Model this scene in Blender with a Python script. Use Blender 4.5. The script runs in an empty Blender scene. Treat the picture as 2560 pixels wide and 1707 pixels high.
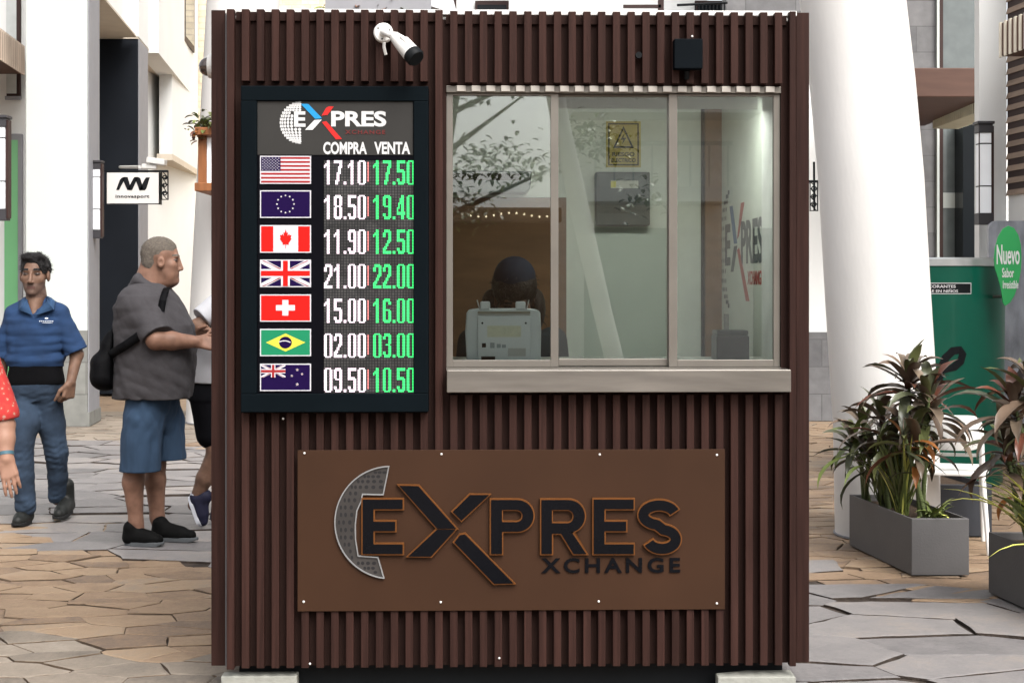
import bpy, math, random
import numpy as np
from mathutils import Matrix, Vector

# ------------------------------------------------------------------ camera, sky, sun, exposure
S = bpy.context.scene
COL = S.collection
F = 3700.0            # focal length in photograph pixels (photo 2560 wide)
CX, HY, EYE = 1280.0, 712.0, 1.5
cam_d = bpy.data.cameras.new('camera')
cam = bpy.data.objects.new('camera', cam_d); COL.objects.link(cam)
cam.location = (0, 0, EYE); cam.rotation_euler = (math.radians(90), 0, 0)
cam_d.sensor_width = 36; cam_d.lens = F / 2560 * 36
cam_d.shift_y = -(853.5 - HY) / 2560
cam_d.clip_start = 0.05; cam_d.clip_end = 500
S.camera = cam

SUN_EL, SUN_AZ = math.radians(50), math.radians(152)      # azimuth from +Y towards +X
w = bpy.data.worlds.new('World'); S.world = w; w.use_nodes = True
nt = w.node_tree; bg = nt.nodes['Background']
sky = nt.nodes.new('ShaderNodeTexSky'); sky.sky_type = 'NISHITA'; sky.sun_disc = False
sky.sun_elevation = SUN_EL; sky.sun_rotation = SUN_AZ
sky.air_density = 1.0; sky.dust_density = 6.0; sky.ozone_density = 1.0
hs = nt.nodes.new('ShaderNodeHueSaturation'); hs.inputs['Saturation'].default_value = 0.22
nt.links.new(sky.outputs[0], hs.inputs['Color']); nt.links.new(hs.outputs[0], bg.inputs['Color'])
bg.inputs['Strength'].default_value = 0.15
sd = bpy.data.lights.new('sun', 'SUN'); sd.energy = 1.15; sd.angle = math.radians(40); sd.color = (1, 0.975, 0.93)
sun = bpy.data.objects.new('sun', sd); COL.objects.link(sun)
sv = Vector((math.sin(SUN_AZ) * math.cos(SUN_EL), math.cos(SUN_AZ) * math.cos(SUN_EL), math.sin(SUN_EL)))
sun.rotation_euler = sv.to_track_quat('Z', 'Y').to_euler(); sun.location = sv * 30
S.view_settings.view_transform = 'Standard'; S.view_settings.look = 'None'
S.view_settings.exposure = 1.2; S.view_settings.gamma = 1
S.render.engine = 'CYCLES'
S.cycles.max_bounces = 8; S.cycles.transparent_max_bounces = 12

# ------------------------------------------------------------------ materials
MATS = {}
def mat(name, col, rough=0.6, metal=0.0, var=0.12, scale=6.0, bump=0.0, bscale=60.0, emit=None, estr=0.0,
        stretch=(1, 1, 1), island=0.0, spec=0.25, coat=0.0):
    if name in MATS: return MATS[name]
    m = bpy.data.materials.new(name); m.use_nodes = True; MATS[name] = m
    n = m.node_tree.nodes; l = m.node_tree.links
    b = n['Principled BSDF']
    b.inputs['Roughness'].default_value = rough; b.inputs['Metallic'].default_value = metal
    b.inputs['Specular IOR Level'].default_value = spec
    b.inputs['Coat Weight'].default_value = coat
    tc = n.new('ShaderNodeTexCoord'); mp = n.new('ShaderNodeMapping'); mp.inputs['Scale'].default_value = stretch
    l.new(tc.outputs['Object'], mp.inputs['Vector'])
    nz = n.new('ShaderNodeTexNoise'); nz.inputs['Scale'].default_value = scale; nz.inputs['Detail'].default_value = 6
    l.new(mp.outputs[0], nz.inputs['Vector'])
    mr = n.new('ShaderNodeMapRange'); mr.inputs['From Min'].default_value = 0.25; mr.inputs['From Max'].default_value = 0.75
    mr.inputs['To Min'].default_value = 1 - var; mr.inputs['To Max'].default_value = 1 + var
    l.new(nz.outputs['Fac'], mr.inputs['Value'])
    val = mr.outputs[0]
    if island:
        ge = n.new('ShaderNodeNewGeometry'); m2 = n.new('ShaderNodeMapRange')
        m2.inputs['To Min'].default_value = 1 - island; m2.inputs['To Max'].default_value = 1 + island
        l.new(ge.outputs['Random Per Island'], m2.inputs['Value'])
        mu = n.new('ShaderNodeMath'); mu.operation = 'MULTIPLY'; l.new(val, mu.inputs[0]); l.new(m2.outputs[0], mu.inputs[1]); val = mu.outputs[0]
    vm = n.new('ShaderNodeVectorMath'); vm.operation = 'SCALE'; vm.inputs[0].default_value = col[:3]
    l.new(val, vm.inputs['Scale']); l.new(vm.outputs[0], b.inputs['Base Color'])
    if bump:
        nb = n.new('ShaderNodeTexNoise'); nb.inputs['Scale'].default_value = bscale; nb.inputs['Detail'].default_value = 5
        l.new(mp.outputs[0], nb.inputs['Vector'])
        bp = n.new('ShaderNodeBump'); bp.inputs['Strength'].default_value = bump; bp.inputs['Distance'].default_value = 0.02
        l.new(nb.outputs['Fac'], bp.inputs['Height']); l.new(bp.outputs[0], b.inputs['Normal'])
    if emit:
        b.inputs['Emission Color'].default_value = (*emit, 1); b.inputs['Emission Strength'].default_value = estr
    return m

def glass(name, tint=(0.93, 0.97, 0.95), ior=1.55, refl=1.0):
    m = bpy.data.materials.new(name); m.use_nodes = True; n = m.node_tree.nodes; l = m.node_tree.links
    n.remove(n['Principled BSDF'])
    fr = n.new('ShaderNodeFresnel'); fr.inputs['IOR'].default_value = ior
    tr = n.new('ShaderNodeBsdfTransparent'); tr.inputs['Color'].default_value = (*tint, 1)
    gl = n.new('ShaderNodeBsdfGlossy'); gl.inputs['Roughness'].default_value = 0.01; gl.inputs['Color'].default_value = (refl, refl, refl, 1)
    mx = n.new('ShaderNodeMixShader'); l.new(fr.outputs[0], mx.inputs[0]); l.new(tr.outputs[0], mx.inputs[1]); l.new(gl.outputs[0], mx.inputs[2])
    l.new(mx.outputs[0], n['Material Output'].inputs['Surface'])
    return m

def tile_mat(name, c1, c2, mortar, bw, bh, msize=0.02, rough=0.7, axis='XZ', bump=0.3, off=0.5):
    m = bpy.data.materials.new(name); m.use_nodes = True; n = m.node_tree.nodes; l = m.node_tree.links
    b = n['Principled BSDF']; b.inputs['Roughness'].default_value = rough
    tc = n.new('ShaderNodeTexCoord'); sp = n.new('ShaderNodeSeparateXYZ'); cb = n.new('ShaderNodeCombineXYZ')
    l.new(tc.outputs['Object'], sp.inputs[0])
    ad = n.new('ShaderNodeMath'); ad.operation = 'ADD'; l.new(sp.outputs['X'], ad.inputs[0]); l.new(sp.outputs['Y'], ad.inputs[1])
    l.new(ad.outputs[0], cb.inputs['X']); l.new(sp.outputs['Z'], cb.inputs['Y'])
    br = n.new('ShaderNodeTexBrick'); br.inputs['Scale'].default_value = 1.0
    br.inputs['Brick Width'].default_value = bw; br.inputs['Row Height'].default_value = bh; br.inputs['Mortar Size'].default_value = msize
    br.inputs['Color1'].default_value = (*c1, 1); br.inputs['Color2'].default_value = (*c2, 1); br.inputs['Mortar'].default_value = (*mortar, 1)
    br.offset = off
    l.new(cb.outputs[0], br.inputs['Vector'])
    nz = n.new('ShaderNodeTexNoise'); nz.inputs['Scale'].default_value = 9; nz.inputs['Detail'].default_value = 8
    l.new(tc.outputs['Object'], nz.inputs['Vector'])
    mr = n.new('ShaderNodeMapRange'); mr.inputs['To Min'].default_value = 0.65; mr.inputs['To Max'].default_value = 1.35
    l.new(nz.outputs['Fac'], mr.inputs['Value'])
    vm = n.new('ShaderNodeVectorMath'); vm.operation = 'SCALE'; l.new(br.outputs['Color'], vm.inputs[0]); l.new(mr.outputs[0], vm.inputs['Scale'])
    l.new(vm.outputs[0], b.inputs['Base Color'])
    bp = n.new('ShaderNodeBump'); bp.inputs['Strength'].default_value = bump; bp.inputs['Distance'].default_value = 0.01
    su = n.new('ShaderNodeMath'); su.operation = 'SUBTRACT'; l.new(nz.outputs['Fac'], su.inputs[0]); l.new(br.outputs['Fac'], su.inputs[1])
    l.new(su.outputs[0], bp.inputs['Height']); l.new(bp.outputs[0], b.inputs['Normal'])
    return m

def flagstone(name, ramp, gap, sx, sy, rot, crack=0.02, rough=0.5, fine=1.0, cell=0.55, lo=.5, hi=.66):
    m = bpy.data.materials.new(name); m.use_nodes = True; n = m.node_tree.nodes; l = m.node_tree.links
    b = n['Principled BSDF']
    tc = n.new('ShaderNodeTexCoord')
    wn = n.new('ShaderNodeTexNoise'); wn.inputs['Scale'].default_value = 1.7; wn.inputs['Detail'].default_value = 3
    l.new(tc.outputs['Object'], wn.inputs['Vector'])
    wa = n.new('ShaderNodeVectorMath'); wa.operation = 'MULTIPLY_ADD'; wa.inputs[1].default_value = (0.22, 0.22, 0)
    l.new(wn.outputs['Color'], wa.inputs[0]); l.new(tc.outputs['Object'], wa.inputs[2])
    mp = n.new('ShaderNodeMapping'); mp.inputs['Rotation'].default_value = (0, 0, rot); mp.inputs['Scale'].default_value = (sx, sy, 1)
    l.new(wa.outputs[0], mp.inputs['Vector'])
    ve = n.new('ShaderNodeTexVoronoi'); ve.voronoi_dimensions = '2D'; ve.feature = 'DISTANCE_TO_EDGE'; ve.inputs['Scale'].default_value = 1
    vc = n.new('ShaderNodeTexVoronoi'); vc.voronoi_dimensions = '2D'; vc.feature = 'F1'; vc.inputs['Scale'].default_value = 1
    l.new(mp.outputs[0], ve.inputs['Vector']); l.new(mp.outputs[0], vc.inputs['Vector'])
    # joint width varies, so that the dark joints come and go
    jn = n.new('ShaderNodeTexNoise'); jn.inputs['Scale'].default_value = 3.2; jn.inputs['Detail'].default_value = 4
    l.new(tc.outputs['Object'], jn.inputs['Vector'])
    jr = n.new('ShaderNodeMapRange'); jr.inputs['From Min'].default_value = lo; jr.inputs['From Max'].default_value = hi
    jr.inputs['To Min'].default_value = 0.0006; jr.inputs['To Max'].default_value = crack
    l.new(jn.outputs['Fac'], jr.inputs['Value'])
    dv = n.new('ShaderNodeMath'); dv.operation = 'DIVIDE'; l.new(ve.outputs['Distance'], dv.inputs[0]); l.new(jr.outputs[0], dv.inputs[1])
    sm = n.new('ShaderNodeMapRange'); sm.interpolation_type = 'SMOOTHSTEP'; sm.inputs['From Min'].default_value = 0.55; sm.inputs['From Max'].default_value = 1.15
    l.new(dv.outputs[0], sm.inputs['Value'])
    # stone colour: one pick per stone plus mottling
    sx_ = n.new('ShaderNodeSeparateXYZ'); l.new(vc.outputs['Color'], sx_.inputs[0])
    mo = n.new('ShaderNodeTexNoise'); mo.inputs['Scale'].default_value = 2.3 * fine; mo.inputs['Detail'].default_value = 9; mo.inputs['Roughness'].default_value = 0.65
    l.new(tc.outputs['Object'], mo.inputs['Vector'])
    av = n.new('ShaderNodeMath'); av.operation = 'MULTIPLY_ADD'; av.inputs[1].default_value = cell
    l.new(sx_.outputs['X'], av.inputs[0])
    sc = n.new('ShaderNodeMath'); sc.operation = 'MULTIPLY'; sc.inputs[1].default_value = 1 - cell; l.new(mo.outputs['Fac'], sc.inputs[0])
    l.new(sc.outputs[0], av.inputs[2])
    cr = n.new('ShaderNodeValToRGB'); cr.color_ramp.interpolation = 'LINEAR'
    while len(cr.color_ramp.elements) < len(ramp): cr.color_ramp.elements.new(0.5)
    for e, (p, c) in zip(cr.color_ramp.elements, ramp): e.position = p; e.color = (*c, 1)
    l.new(av.outputs[0], cr.inputs['Fac'])
    mx = n.new('ShaderNodeMix'); mx.data_type = 'RGBA'
    l.new(sm.outputs[0], mx.inputs['Factor']); mx.inputs['A'].default_value = (*gap, 1); l.new(cr.outputs[0], mx.inputs['B'])
    l.new(mx.outputs['Result'], b.inputs['Base Color'])
    rn = n.new('ShaderNodeMapRange'); rn.inputs['To Min'].default_value = rough - 0.15; rn.inputs['To Max'].default_value = rough + 0.2
    l.new(mo.outputs['Fac'], rn.inputs['Value']); l.new(rn.outputs[0], b.inputs['Roughness'])
    fb = n.new('ShaderNodeTexNoise'); fb.inputs['Scale'].default_value = 14 * fine; fb.inputs['Detail'].default_value = 8
    l.new(tc.outputs['Object'], fb.inputs['Vector'])
    hh = n.new('ShaderNodeMath'); hh.operation = 'MULTIPLY_ADD'; hh.inputs[1].default_value = 0.35
    l.new(fb.outputs['Fac'], hh.inputs[0]); l.new(sm.outputs[0], hh.inputs[2])
    h2 = n.new('ShaderNodeMath'); h2.operation = 'MULTIPLY_ADD'; h2.inputs[1].default_value = 0.5
    l.new(sx_.outputs['Y'], h2.inputs[0]); l.new(hh.outputs[0], h2.inputs[2])
    bp = n.new('ShaderNodeBump'); bp.inputs['Strength'].default_value = 0.55; bp.inputs['Distance'].default_value = 0.02
    l.new(h2.outputs[0], bp.inputs['Height']); l.new(bp.outputs[0], b.inputs['Normal'])
    return m

# ------------------------------------------------------------------ mesh helpers
MW = {}
ID = Matrix.Identity(4)
class MB:
    """collects shapes in one frame; build() links them as ONE mesh object"""
    def __init__(s, frame=ID): s.v = []; s.f = []; s.mi = []; s.sm = []; s.fr = frame
    def add(s, vs, fs, mi=0, smooth=False):
        o = len(s.v); s.v += [tuple(p) for p in vs]
        for f in fs: s.f.append([o + i for i in f]); s.mi.append(mi); s.sm.append(smooth)
    def box(s, x0, x1, y0, y1, z0, z1, mi=0):
        v = [(x, y, z) for z in (z0, z1) for y in (y0, y1) for x in (x0, x1)]
        s.add(v, [(0, 2, 3, 1), (4, 5, 7, 6), (0, 1, 5, 4), (2, 6, 7, 3), (0, 4, 6, 2), (1, 3, 7, 5)], mi)
    def obox(s, c, half, R, mi=0):
        v = [Vector(c) + R @ Vector((x * half[0], y * half[1], z * half[2])) for z in (-1, 1) for y in (-1, 1) for x in (-1, 1)]
        s.add(v, [(0, 2, 3, 1), (4, 5, 7, 6), (0, 1, 5, 4), (2, 6, 7, 3), (0, 4, 6, 2), (1, 3, 7, 5)], mi)
    def prism(s, poly, z0, z1, mi=0):                       # footprint polygon in xy
        n = len(poly)
        v = [(x, y, z0) for x, y in poly] + [(x, y, z1) for x, y in poly]
        s.add(v, [list(range(n))[::-1], list(range(n, 2 * n))] + [(i, (i + 1) % n, n + (i + 1) % n, n + i) for i in range(n)], mi)
    def plate(s, poly, y0, y1, mi=0):                       # outline in xz, extruded along y
        n = len(poly)
        v = [(x, y0, z) for x, z in poly] + [(x, y1, z) for x, z in poly]
        s.add(v, [list(range(n)), list(range(n, 2 * n))[::-1]] + [(i, n + i, n + (i + 1) % n, (i + 1) % n) for i in range(n)], mi)
    def face(s, poly, y, mi=0): s.add([(x, y, z) for x, z in poly], [list(range(len(poly)))], mi)
    def rect(s, x0, x1, z0, z1, y, mi=0): s.face([(x0, z0), (x1, z0), (x1, z1), (x0, z1)], y, mi)
    def tube(s, pts, r, n=10, mi=0, caps=True, smooth=True, flat=1.0):
        pts = [Vector(p) for p in pts]; m = len(pts)
        if not isinstance(r, (list, tuple)): r = [r] * m
        vs = []; prev = None
        for i, p in enumerate(pts):
            t = (pts[min(i + 1, m - 1)] - pts[max(i - 1, 0)]).normalized()
            if prev is None: u = t.cross(Vector((0, 0, 1)) if abs(t.z) < 0.9 else Vector((1, 0, 0))).normalized()
            else: u = (prev - t * prev.dot(t)).normalized()
            prev = u; q = t.cross(u)
            for k in range(n):
                a = 2 * math.pi * k / n
                vs.append(p + (u * math.cos(a) + q * math.sin(a) * flat) * r[i])
        fs = [(i * n + k, i * n + (k + 1) % n, (i + 1) * n + (k + 1) % n, (i + 1) * n + k) for i in range(m - 1) for k in range(n)]
        s.add(vs, fs, mi, smooth)
        if caps:
            s.add(vs[:n], [list(range(n))[::-1]], mi); s.add(vs[-n:], [list(range(n))], mi)
    def ell(s, c, r, R=None, nu=16, nv=10, mi=0):
        if not isinstance(r, (list, tuple)): r = (r, r, r)
        R = R or Matrix.Identity(3); c = Vector(c); vs = [c + R @ Vector((0, 0, -r[2]))]
        for i in range(1, nv):
            a = -math.pi / 2 + math.pi * i / nv
            for k in range(nu):
                b = 2 * math.pi * k / nu
                vs.append(c + R @ Vector((r[0] * math.cos(a) * math.cos(b), r[1] * math.cos(a) * math.sin(b), r[2] * math.sin(a))))
        vs.append(c + R @ Vector((0, 0, r[2])))
        fs = [(0, 1 + (k + 1) % nu, 1 + k) for k in range(nu)]
        for i in range(nv - 2):
            o = 1 + i * nu
            fs += [(o + k, o + (k + 1) % nu, o + nu + (k + 1) % nu, o + nu + k) for k in range(nu)]
        o = 1 + (nv - 2) * nu
        fs += [(o + k, o + (k + 1) % nu, len(vs) - 1) for k in range(nu)]
        s.add(vs, fs, mi, True)
    def mesh(s, me, fn=lambda p: p, mi=0):
        s.add([fn(v.co) for v in me.vertices], [list(p.vertices) for p in me.polygons], mi)
        bpy.data.meshes.remove(me)
    def build(s, name, mats, parent=None, loc=None, bevel=0.0, label=None, seg=2):
        if not isinstance(mats, (list, tuple)): mats = [mats]
        M = MW[parent.name] if parent else (Matrix.Translation(loc) if loc is not None else ID)
        T = M.inverted() @ s.fr
        me = bpy.data.meshes.new(name)
        me.from_pydata([tuple(T @ Vector(p)) for p in s.v], [], s.f)
        for m in mats: me.materials.append(m)
        me.polygons.foreach_set('material_index', s.mi); me.polygons.foreach_set('use_smooth', s.sm)
        me.update()
        o = bpy.data.objects.new(name, me); COL.objects.link(o)
        if parent: o.parent = parent
        elif loc is not None: o.location = loc
        MW[o.name] = M
        if bevel:
            b = o.modifiers.new('bevel', 'BEVEL'); b.width = bevel; b.segments = seg; b.limit_method = 'ANGLE'; b.angle_limit = math.radians(40)
        if label: o['label'] = label
        return o

def tag(o, label, cat, group=None, kind=None):
    o['label'] = label; o['category'] = cat
    if group: o['group'] = group
    if kind: o['kind'] = kind
    return o
def thing(name, label, cat, loc=(0, 0, 0), rz=0.0, group=None, frame=None):
    o = bpy.data.objects.new(name, None); COL.objects.link(o); o.empty_display_size = 0.1
    M = (frame @ Matrix.Translation(loc)) if frame is not None else Matrix.Translation(loc) @ Matrix.Rotation(rz, 4, 'Z')
    o.location = M.to_translation(); o.rotation_euler = M.to_euler(); MW[o.name] = M
    return tag(o, label, cat, group)
def struct(o): o['kind'] = 'structure'; return o
def copy_thing(src, loc, label, group=None, rz=None, scale=1.0):
    def cp(o, par):
        c = o.copy(); COL.objects.link(c); c.parent = par
        for ch in [x for x in bpy.data.objects if x.parent == o]: cp(ch, c)
        return c
    kids = [x for x in bpy.data.objects if x.parent == src]
    r = src.copy(); COL.objects.link(r); r.location = loc; r['label'] = label
    if group: r['group'] = group
    if rz is not None: r.rotation_euler = (0, 0, rz)
    r.scale = (scale,) * 3
    for k in kids: cp(k, r)
    return r

def W(x, y, d): return Vector(((x - CX) / F * d, d, EYE - (y - HY) / F * d))   # photo point at a known distance
def PX(x, d): return (x - CX) / F * d
def PZ(y, d): return EYE - (y - HY) / F * d

def curve_mesh(loops, ext):
    cu = bpy.data.curves.new('outline', 'CURVE'); cu.dimensions = '2D'; cu.fill_mode = 'BOTH'; cu.extrude = ext
    for lp in loops:
        sp = cu.splines.new('POLY'); sp.points.add(len(lp) - 1); sp.use_cyclic_u = True
        for p, (x, y) in zip(sp.points, lp): p.co = (x, y, 0, 1)
    ob = bpy.data.objects.new('outline', cu); me = bpy.data.meshes.new_from_object(ob)
    bpy.data.objects.remove(ob); bpy.data.curves.remove(cu)
    return me
def text_mesh(txt, ext, bold=0.0, spacing=1.0):
    cu = bpy.data.curves.new('lettering', 'FONT'); cu.body = txt; cu.extrude = ext; cu.offset = bold; cu.space_character = spacing; cu.resolution_u = 4
    ob = bpy.data.objects.new('lettering', cu); me = bpy.data.meshes.new_from_object(ob)
    bpy.data.objects.remove(ob); bpy.data.curves.remove(cu)
    return me
def add_text(mb, txt, x0, x1, z0, z1, y, th=0.001, bold=0.0, mi=0, spacing=1.0, fn=None):
    """text fitted into a rectangle of the xz plane, front face towards -y"""
    me = text_mesh(txt, 1.0, bold, spacing)
    xs = [v.co.x for v in me.vertices]; zs = [v.co.y for v in me.vertices]
    ax, az = min(xs), min(zs); kx = (x1 - x0) / (max(xs) - ax); kz = (z1 - z0) / (max(zs) - az)
    g = lambda p: (x0 + (p.x - ax) * kx, y - p.z * th, z0 + (p.y - az) * kz)
    mb.mesh(me, (lambda p: fn(*g(p))) if fn else g, mi)
def add_shape(mb, loops, y, th, mi=0):
    mb.mesh(curve_mesh(loops, 1.0), lambda p: (p.x, y - p.z * th, p.y), mi)
def arc(cx, cz, rx, rz, a0, a1, n):
    return [(cx + rx * math.cos(math.radians(a0 + (a1 - a0) * i / n)), cz + rz * math.sin(math.radians(a0 + (a1 - a0) * i / n))) for i in range(n + 1)]

# ------------------------------------------------------------------ smooth bodies: signed distance + surface nets
def _smin(a, b, k):
    h = np.clip(0.5 + 0.5 * (b - a) / k, 0, 1); return b + (a - b) * h - k * h * (1 - h)
def fcone(a, b, ra, rb, k=0.02, sc=(1, 1, 1), op='u'): return ('fcone', np.array(a, 'f'), np.array(b, 'f'), ra, rb, k, np.array(sc, 'f'), op)   # flat at b
def cone(a, b, ra, rb, k=0.02, sc=(1, 1, 1), op='u'): return ('cone', np.array(a, 'f'), np.array(b, 'f'), ra, rb, k, np.array(sc, 'f'), op)
def elp(c, r, k=0.015, R=None, op='u'): return ('ell', np.array(c, 'f'), np.array(r, 'f'), None, None, k, None if R is None else np.array(R, 'f'), op)
def loft(secs, k=0.02, e=2.0, op='u'): return ('loft', np.array(secs, 'f'), e, None, None, k, None, op)   # rows z, cx, cy, rx, ry
def chain(pts, rs, k=0.02): return [cone(pts[i], pts[i + 1], rs[i], rs[i + 1], k) for i in range(len(pts) - 1)]
def _bbox(p):
    if p[0] in ('cone', 'fcone'):
        r = max(p[3], p[4]) * p[6].max() / p[6].min(); return np.minimum(p[1], p[2]) - r, np.maximum(p[1], p[2]) + r
    if p[0] == 'ell':
        r = p[2] if p[6] is None else np.full(3, p[2].max()); return p[1] - r, p[1] + r
    s = p[1]
    return np.array([(s[:, 1] - s[:, 3]).min(), (s[:, 2] - s[:, 4]).min(), s[:, 0].min()]), np.array([(s[:, 1] + s[:, 3]).max(), (s[:, 2] + s[:, 4]).max(), s[:, 0].max()])
def _dist(p, X, Y, Z):
    if p[0] in ('cone', 'fcone'):
        s = p[6]; a = p[1] / s; b = p[2] / s; ba = b - a; L = float(ba @ ba) + 1e-12
        x, y, z = X / s[0] - a[0], Y / s[1] - a[1], Z / s[2] - a[2]
        t0 = (x * ba[0] + y * ba[1] + z * ba[2]) / L; t = np.clip(t0, 0, 1)
        dd = (np.sqrt((x - t * ba[0]) ** 2 + (y - t * ba[1]) ** 2 + (z - t * ba[2]) ** 2) - (p[3] + (p[4] - p[3]) * t)) * float(s.min())
        return np.maximum(dd, (t0 - 1) * L ** .5) if p[0] == 'fcone' else dd
    if p[0] == 'ell':
        x, y, z = X - p[1][0], Y - p[1][1], Z - p[1][2]
        if p[6] is not None:
            R = p[6]; x, y, z = R[0, 0] * x + R[1, 0] * y + R[2, 0] * z, R[0, 1] * x + R[1, 1] * y + R[2, 1] * z, R[0, 2] * x + R[1, 2] * y + R[2, 2] * z
        r = p[2]; k0 = np.sqrt((x / r[0]) ** 2 + (y / r[1]) ** 2 + (z / r[2]) ** 2)
        k1 = np.sqrt((x / r[0] ** 2) ** 2 + (y / r[1] ** 2) ** 2 + (z / r[2] ** 2) ** 2) + 1e-9
        return k0 * (k0 - 1) / k1
    s = p[1][np.argsort(p[1][:, 0])]; zz = Z[0, 0, :]
    cx, cy, rx, ry = (np.interp(zz, s[:, 0], s[:, i])[None, None, :] for i in (1, 2, 3, 4))
    e = p[2]
    q = ((np.abs((X - cx) / rx)) ** e + (np.abs((Y - cy) / ry)) ** e) ** (1 / e)
    d = (q - 1) * np.minimum(rx, ry)
    return np.maximum(d, np.maximum(s[0, 0] - Z, Z - s[-1, 0]))
def folds(seed, amp, n=9, base=(30, 30, 45), ridge=False, zamp=None):
    rg = np.random.RandomState(seed); ks = rg.randn(n, 3) * np.array(base); ph = rg.rand(n) * 6.28
    def fn(X, Y, Z):
        o = 0
        for i, (k, p) in enumerate(zip(ks, ph)):
            w_ = np.sin(.5 * (k[0] * X + k[1] * Y + k[2] * Z) + p + 1.1 * np.sin(9 * X + 7 * Z + p) + .7 * np.sin(17 * Z - 11 * Y + 2 * p))
            o = o + (1.25 - 2.4 * np.abs(w_) if ridge else w_)
        o = amp * o / n ** 0.5
        return o * zamp(Z) if zamp else o
    return fn
def field_mesh(prims, h, noise=None, pad=0.03, cut=None):
    los, his = zip(*[_bbox(p) for p in prims if p[7] == 'u'])
    lo = np.min(los, 0) - pad; hi = np.max(his, 0) + pad
    N = np.ceil((hi - lo) / h).astype(int) + 1
    ax = [(lo[i] + h * np.arange(N[i])).astype('f') for i in range(3)]
    D = np.full(tuple(N), 0.08, 'f')
    for p in prims:
        b0, b1 = _bbox(p); m = 0.05
        i0 = np.clip(np.floor((b0 - m - lo) / h).astype(int), 0, N - 1); i1 = np.clip(np.ceil((b1 + m - lo) / h).astype(int) + 1, 1, N)
        if np.any(i1 <= i0): continue
        X = ax[0][i0[0]:i1[0], None, None]; Y = ax[1][None, i0[1]:i1[1], None]; Z = ax[2][None, None, i0[2]:i1[2]]
        d = _dist(p, X, Y, Z).astype('f'); sl = tuple(slice(a, b) for a, b in zip(i0, i1))
        if p[7] == 'u': D[sl] = np.minimum(_smin(D[sl], d, p[5]), 0.08)
        else: D[sl] = -_smin(-D[sl], d, p[5])
    X, Y, Z = ax[0][:, None, None], ax[1][None, :, None], ax[2][None, None, :]
    if noise: D = D + noise(X, Y, Z).astype('f')
    if cut: D = cut(D, X, Y, Z)
    D[0], D[-1] = 0.08, 0.08; D[:, 0], D[:, -1] = 0.08, 0.08; D[:, :, 0], D[:, :, -1] = 0.08, 0.08
    ins = D < 0
    C = [(0, 0, 0), (1, 0, 0), (0, 1, 0), (1, 1, 0), (0, 0, 1), (1, 0, 1), (0, 1, 1), (1, 1, 1)]
    sub = lambda A, c: A[c[0]:A.shape[0] - 1 + c[0], c[1]:A.shape[1] - 1 + c[1], c[2]:A.shape[2] - 1 + c[2]]
    cnt = sum(sub(ins, c).astype('i1') for c in C); act = (cnt > 0) & (cnt < 8)
    idx = np.argwhere(act); vals = np.stack([D[idx[:, 0] + c[0], idx[:, 1] + c[1], idx[:, 2] + c[2]] for c in C], 1)
    Ca = np.array(C, 'f'); acc = np.zeros((len(idx), 3)); nn = np.zeros(len(idx))
    for a in range(8):
        for b in range(a + 1, 8):
            if np.abs(Ca[a] - Ca[b]).sum() != 1: continue
            va, vb = vals[:, a], vals[:, b]; x = (va < 0) != (vb < 0)
            t = va[x] / (va[x] - vb[x]); acc[x] += Ca[a] + t[:, None] * (Ca[b] - Ca[a]); nn[x] += 1
    V = lo + h * (idx + acc / nn[:, None])
    vid = np.full(act.shape, -1, 'i4'); vid[tuple(idx.T)] = np.arange(len(idx))
    Q = []
    for axn in range(3):
        o1, o2 = [(1, 2), (2, 0), (0, 1)][axn]
        s0 = [slice(0, n) for n in D.shape]; s1 = list(s0); s0[axn] = slice(0, -1); s1[axn] = slice(1, None)
        e = np.argwhere(ins[tuple(s0)] != ins[tuple(s1)])
        if not len(e): continue
        fl = ins[tuple(e.T)]
        u1 = np.eye(3, dtype=int)[o1]; u2 = np.eye(3, dtype=int)[o2]
        q = np.stack([vid[tuple((e + d).T)] for d in (-u1 - u2, -u2, 0 * u1, -u1)], 1)
        q[~fl] = q[~fl][:, ::-1]
        Q.append(q)
    return V, np.concatenate(Q)
def body(name, prims, h, mats, parent, noise=None, classify=None, label=None, cut=None):
    V, Q = field_mesh(prims, h, noise, cut=cut)
    T = np.array(MW[parent.name].inverted()); L = V @ T[:3, :3].T + T[:3, 3]
    me = bpy.data.meshes.new(name); me.from_pydata(L.tolist(), [], Q.tolist())
    mats = mats if isinstance(mats, list) else [mats]
    for m in mats: me.materials.append(m)
    me.polygons.foreach_set('use_smooth', [True] * len(Q))
    if classify is not None:
        me.polygons.foreach_set('material_index', classify(V[Q].mean(1)).astype(int).tolist())
    me.update()
    o = bpy.data.objects.new(name, me); COL.objects.link(o); o.parent = parent; MW[o.name] = MW[parent.name]
    if label: o['label'] = label
    return o

# ------------------------------------------------------------------ ground
tan_ramp = [(0.15, (0.12, 0.085, 0.062)), (0.4, (0.205, 0.138, 0.088)), (0.6, (0.255, 0.180, 0.116)), (0.85, (0.185, 0.152, 0.122))]
slate_ramp = [(0.15, (0.10, 0.095, 0.095)), (0.4, (0.150, 0.140, 0.139)), (0.62, (0.185, 0.172, 0.168)), (0.85, (0.235, 0.202, 0.178))]
M_tan = flagstone('tan_flagstone', tan_ramp, (0.035, 0.022, 0.015), 2.6, 6.5, 0.10, 0.05, 0.62, 2.2, .25, .50, .64)
M_slate = flagstone('slate_flagstone', slate_ramp, (0.03, 0.018, 0.014), 1.1, 3.4, 0.16, 0.06, 0.5, 1.3, .40, .42, .62)
g = MB(); g.add([(-150, -60, -.03), (150, -60, -.03), (150, 260, -.03), (-150, 260, -.03)], [(0, 1, 2, 3)])
struct(g.build('ground', M_tan))
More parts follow.
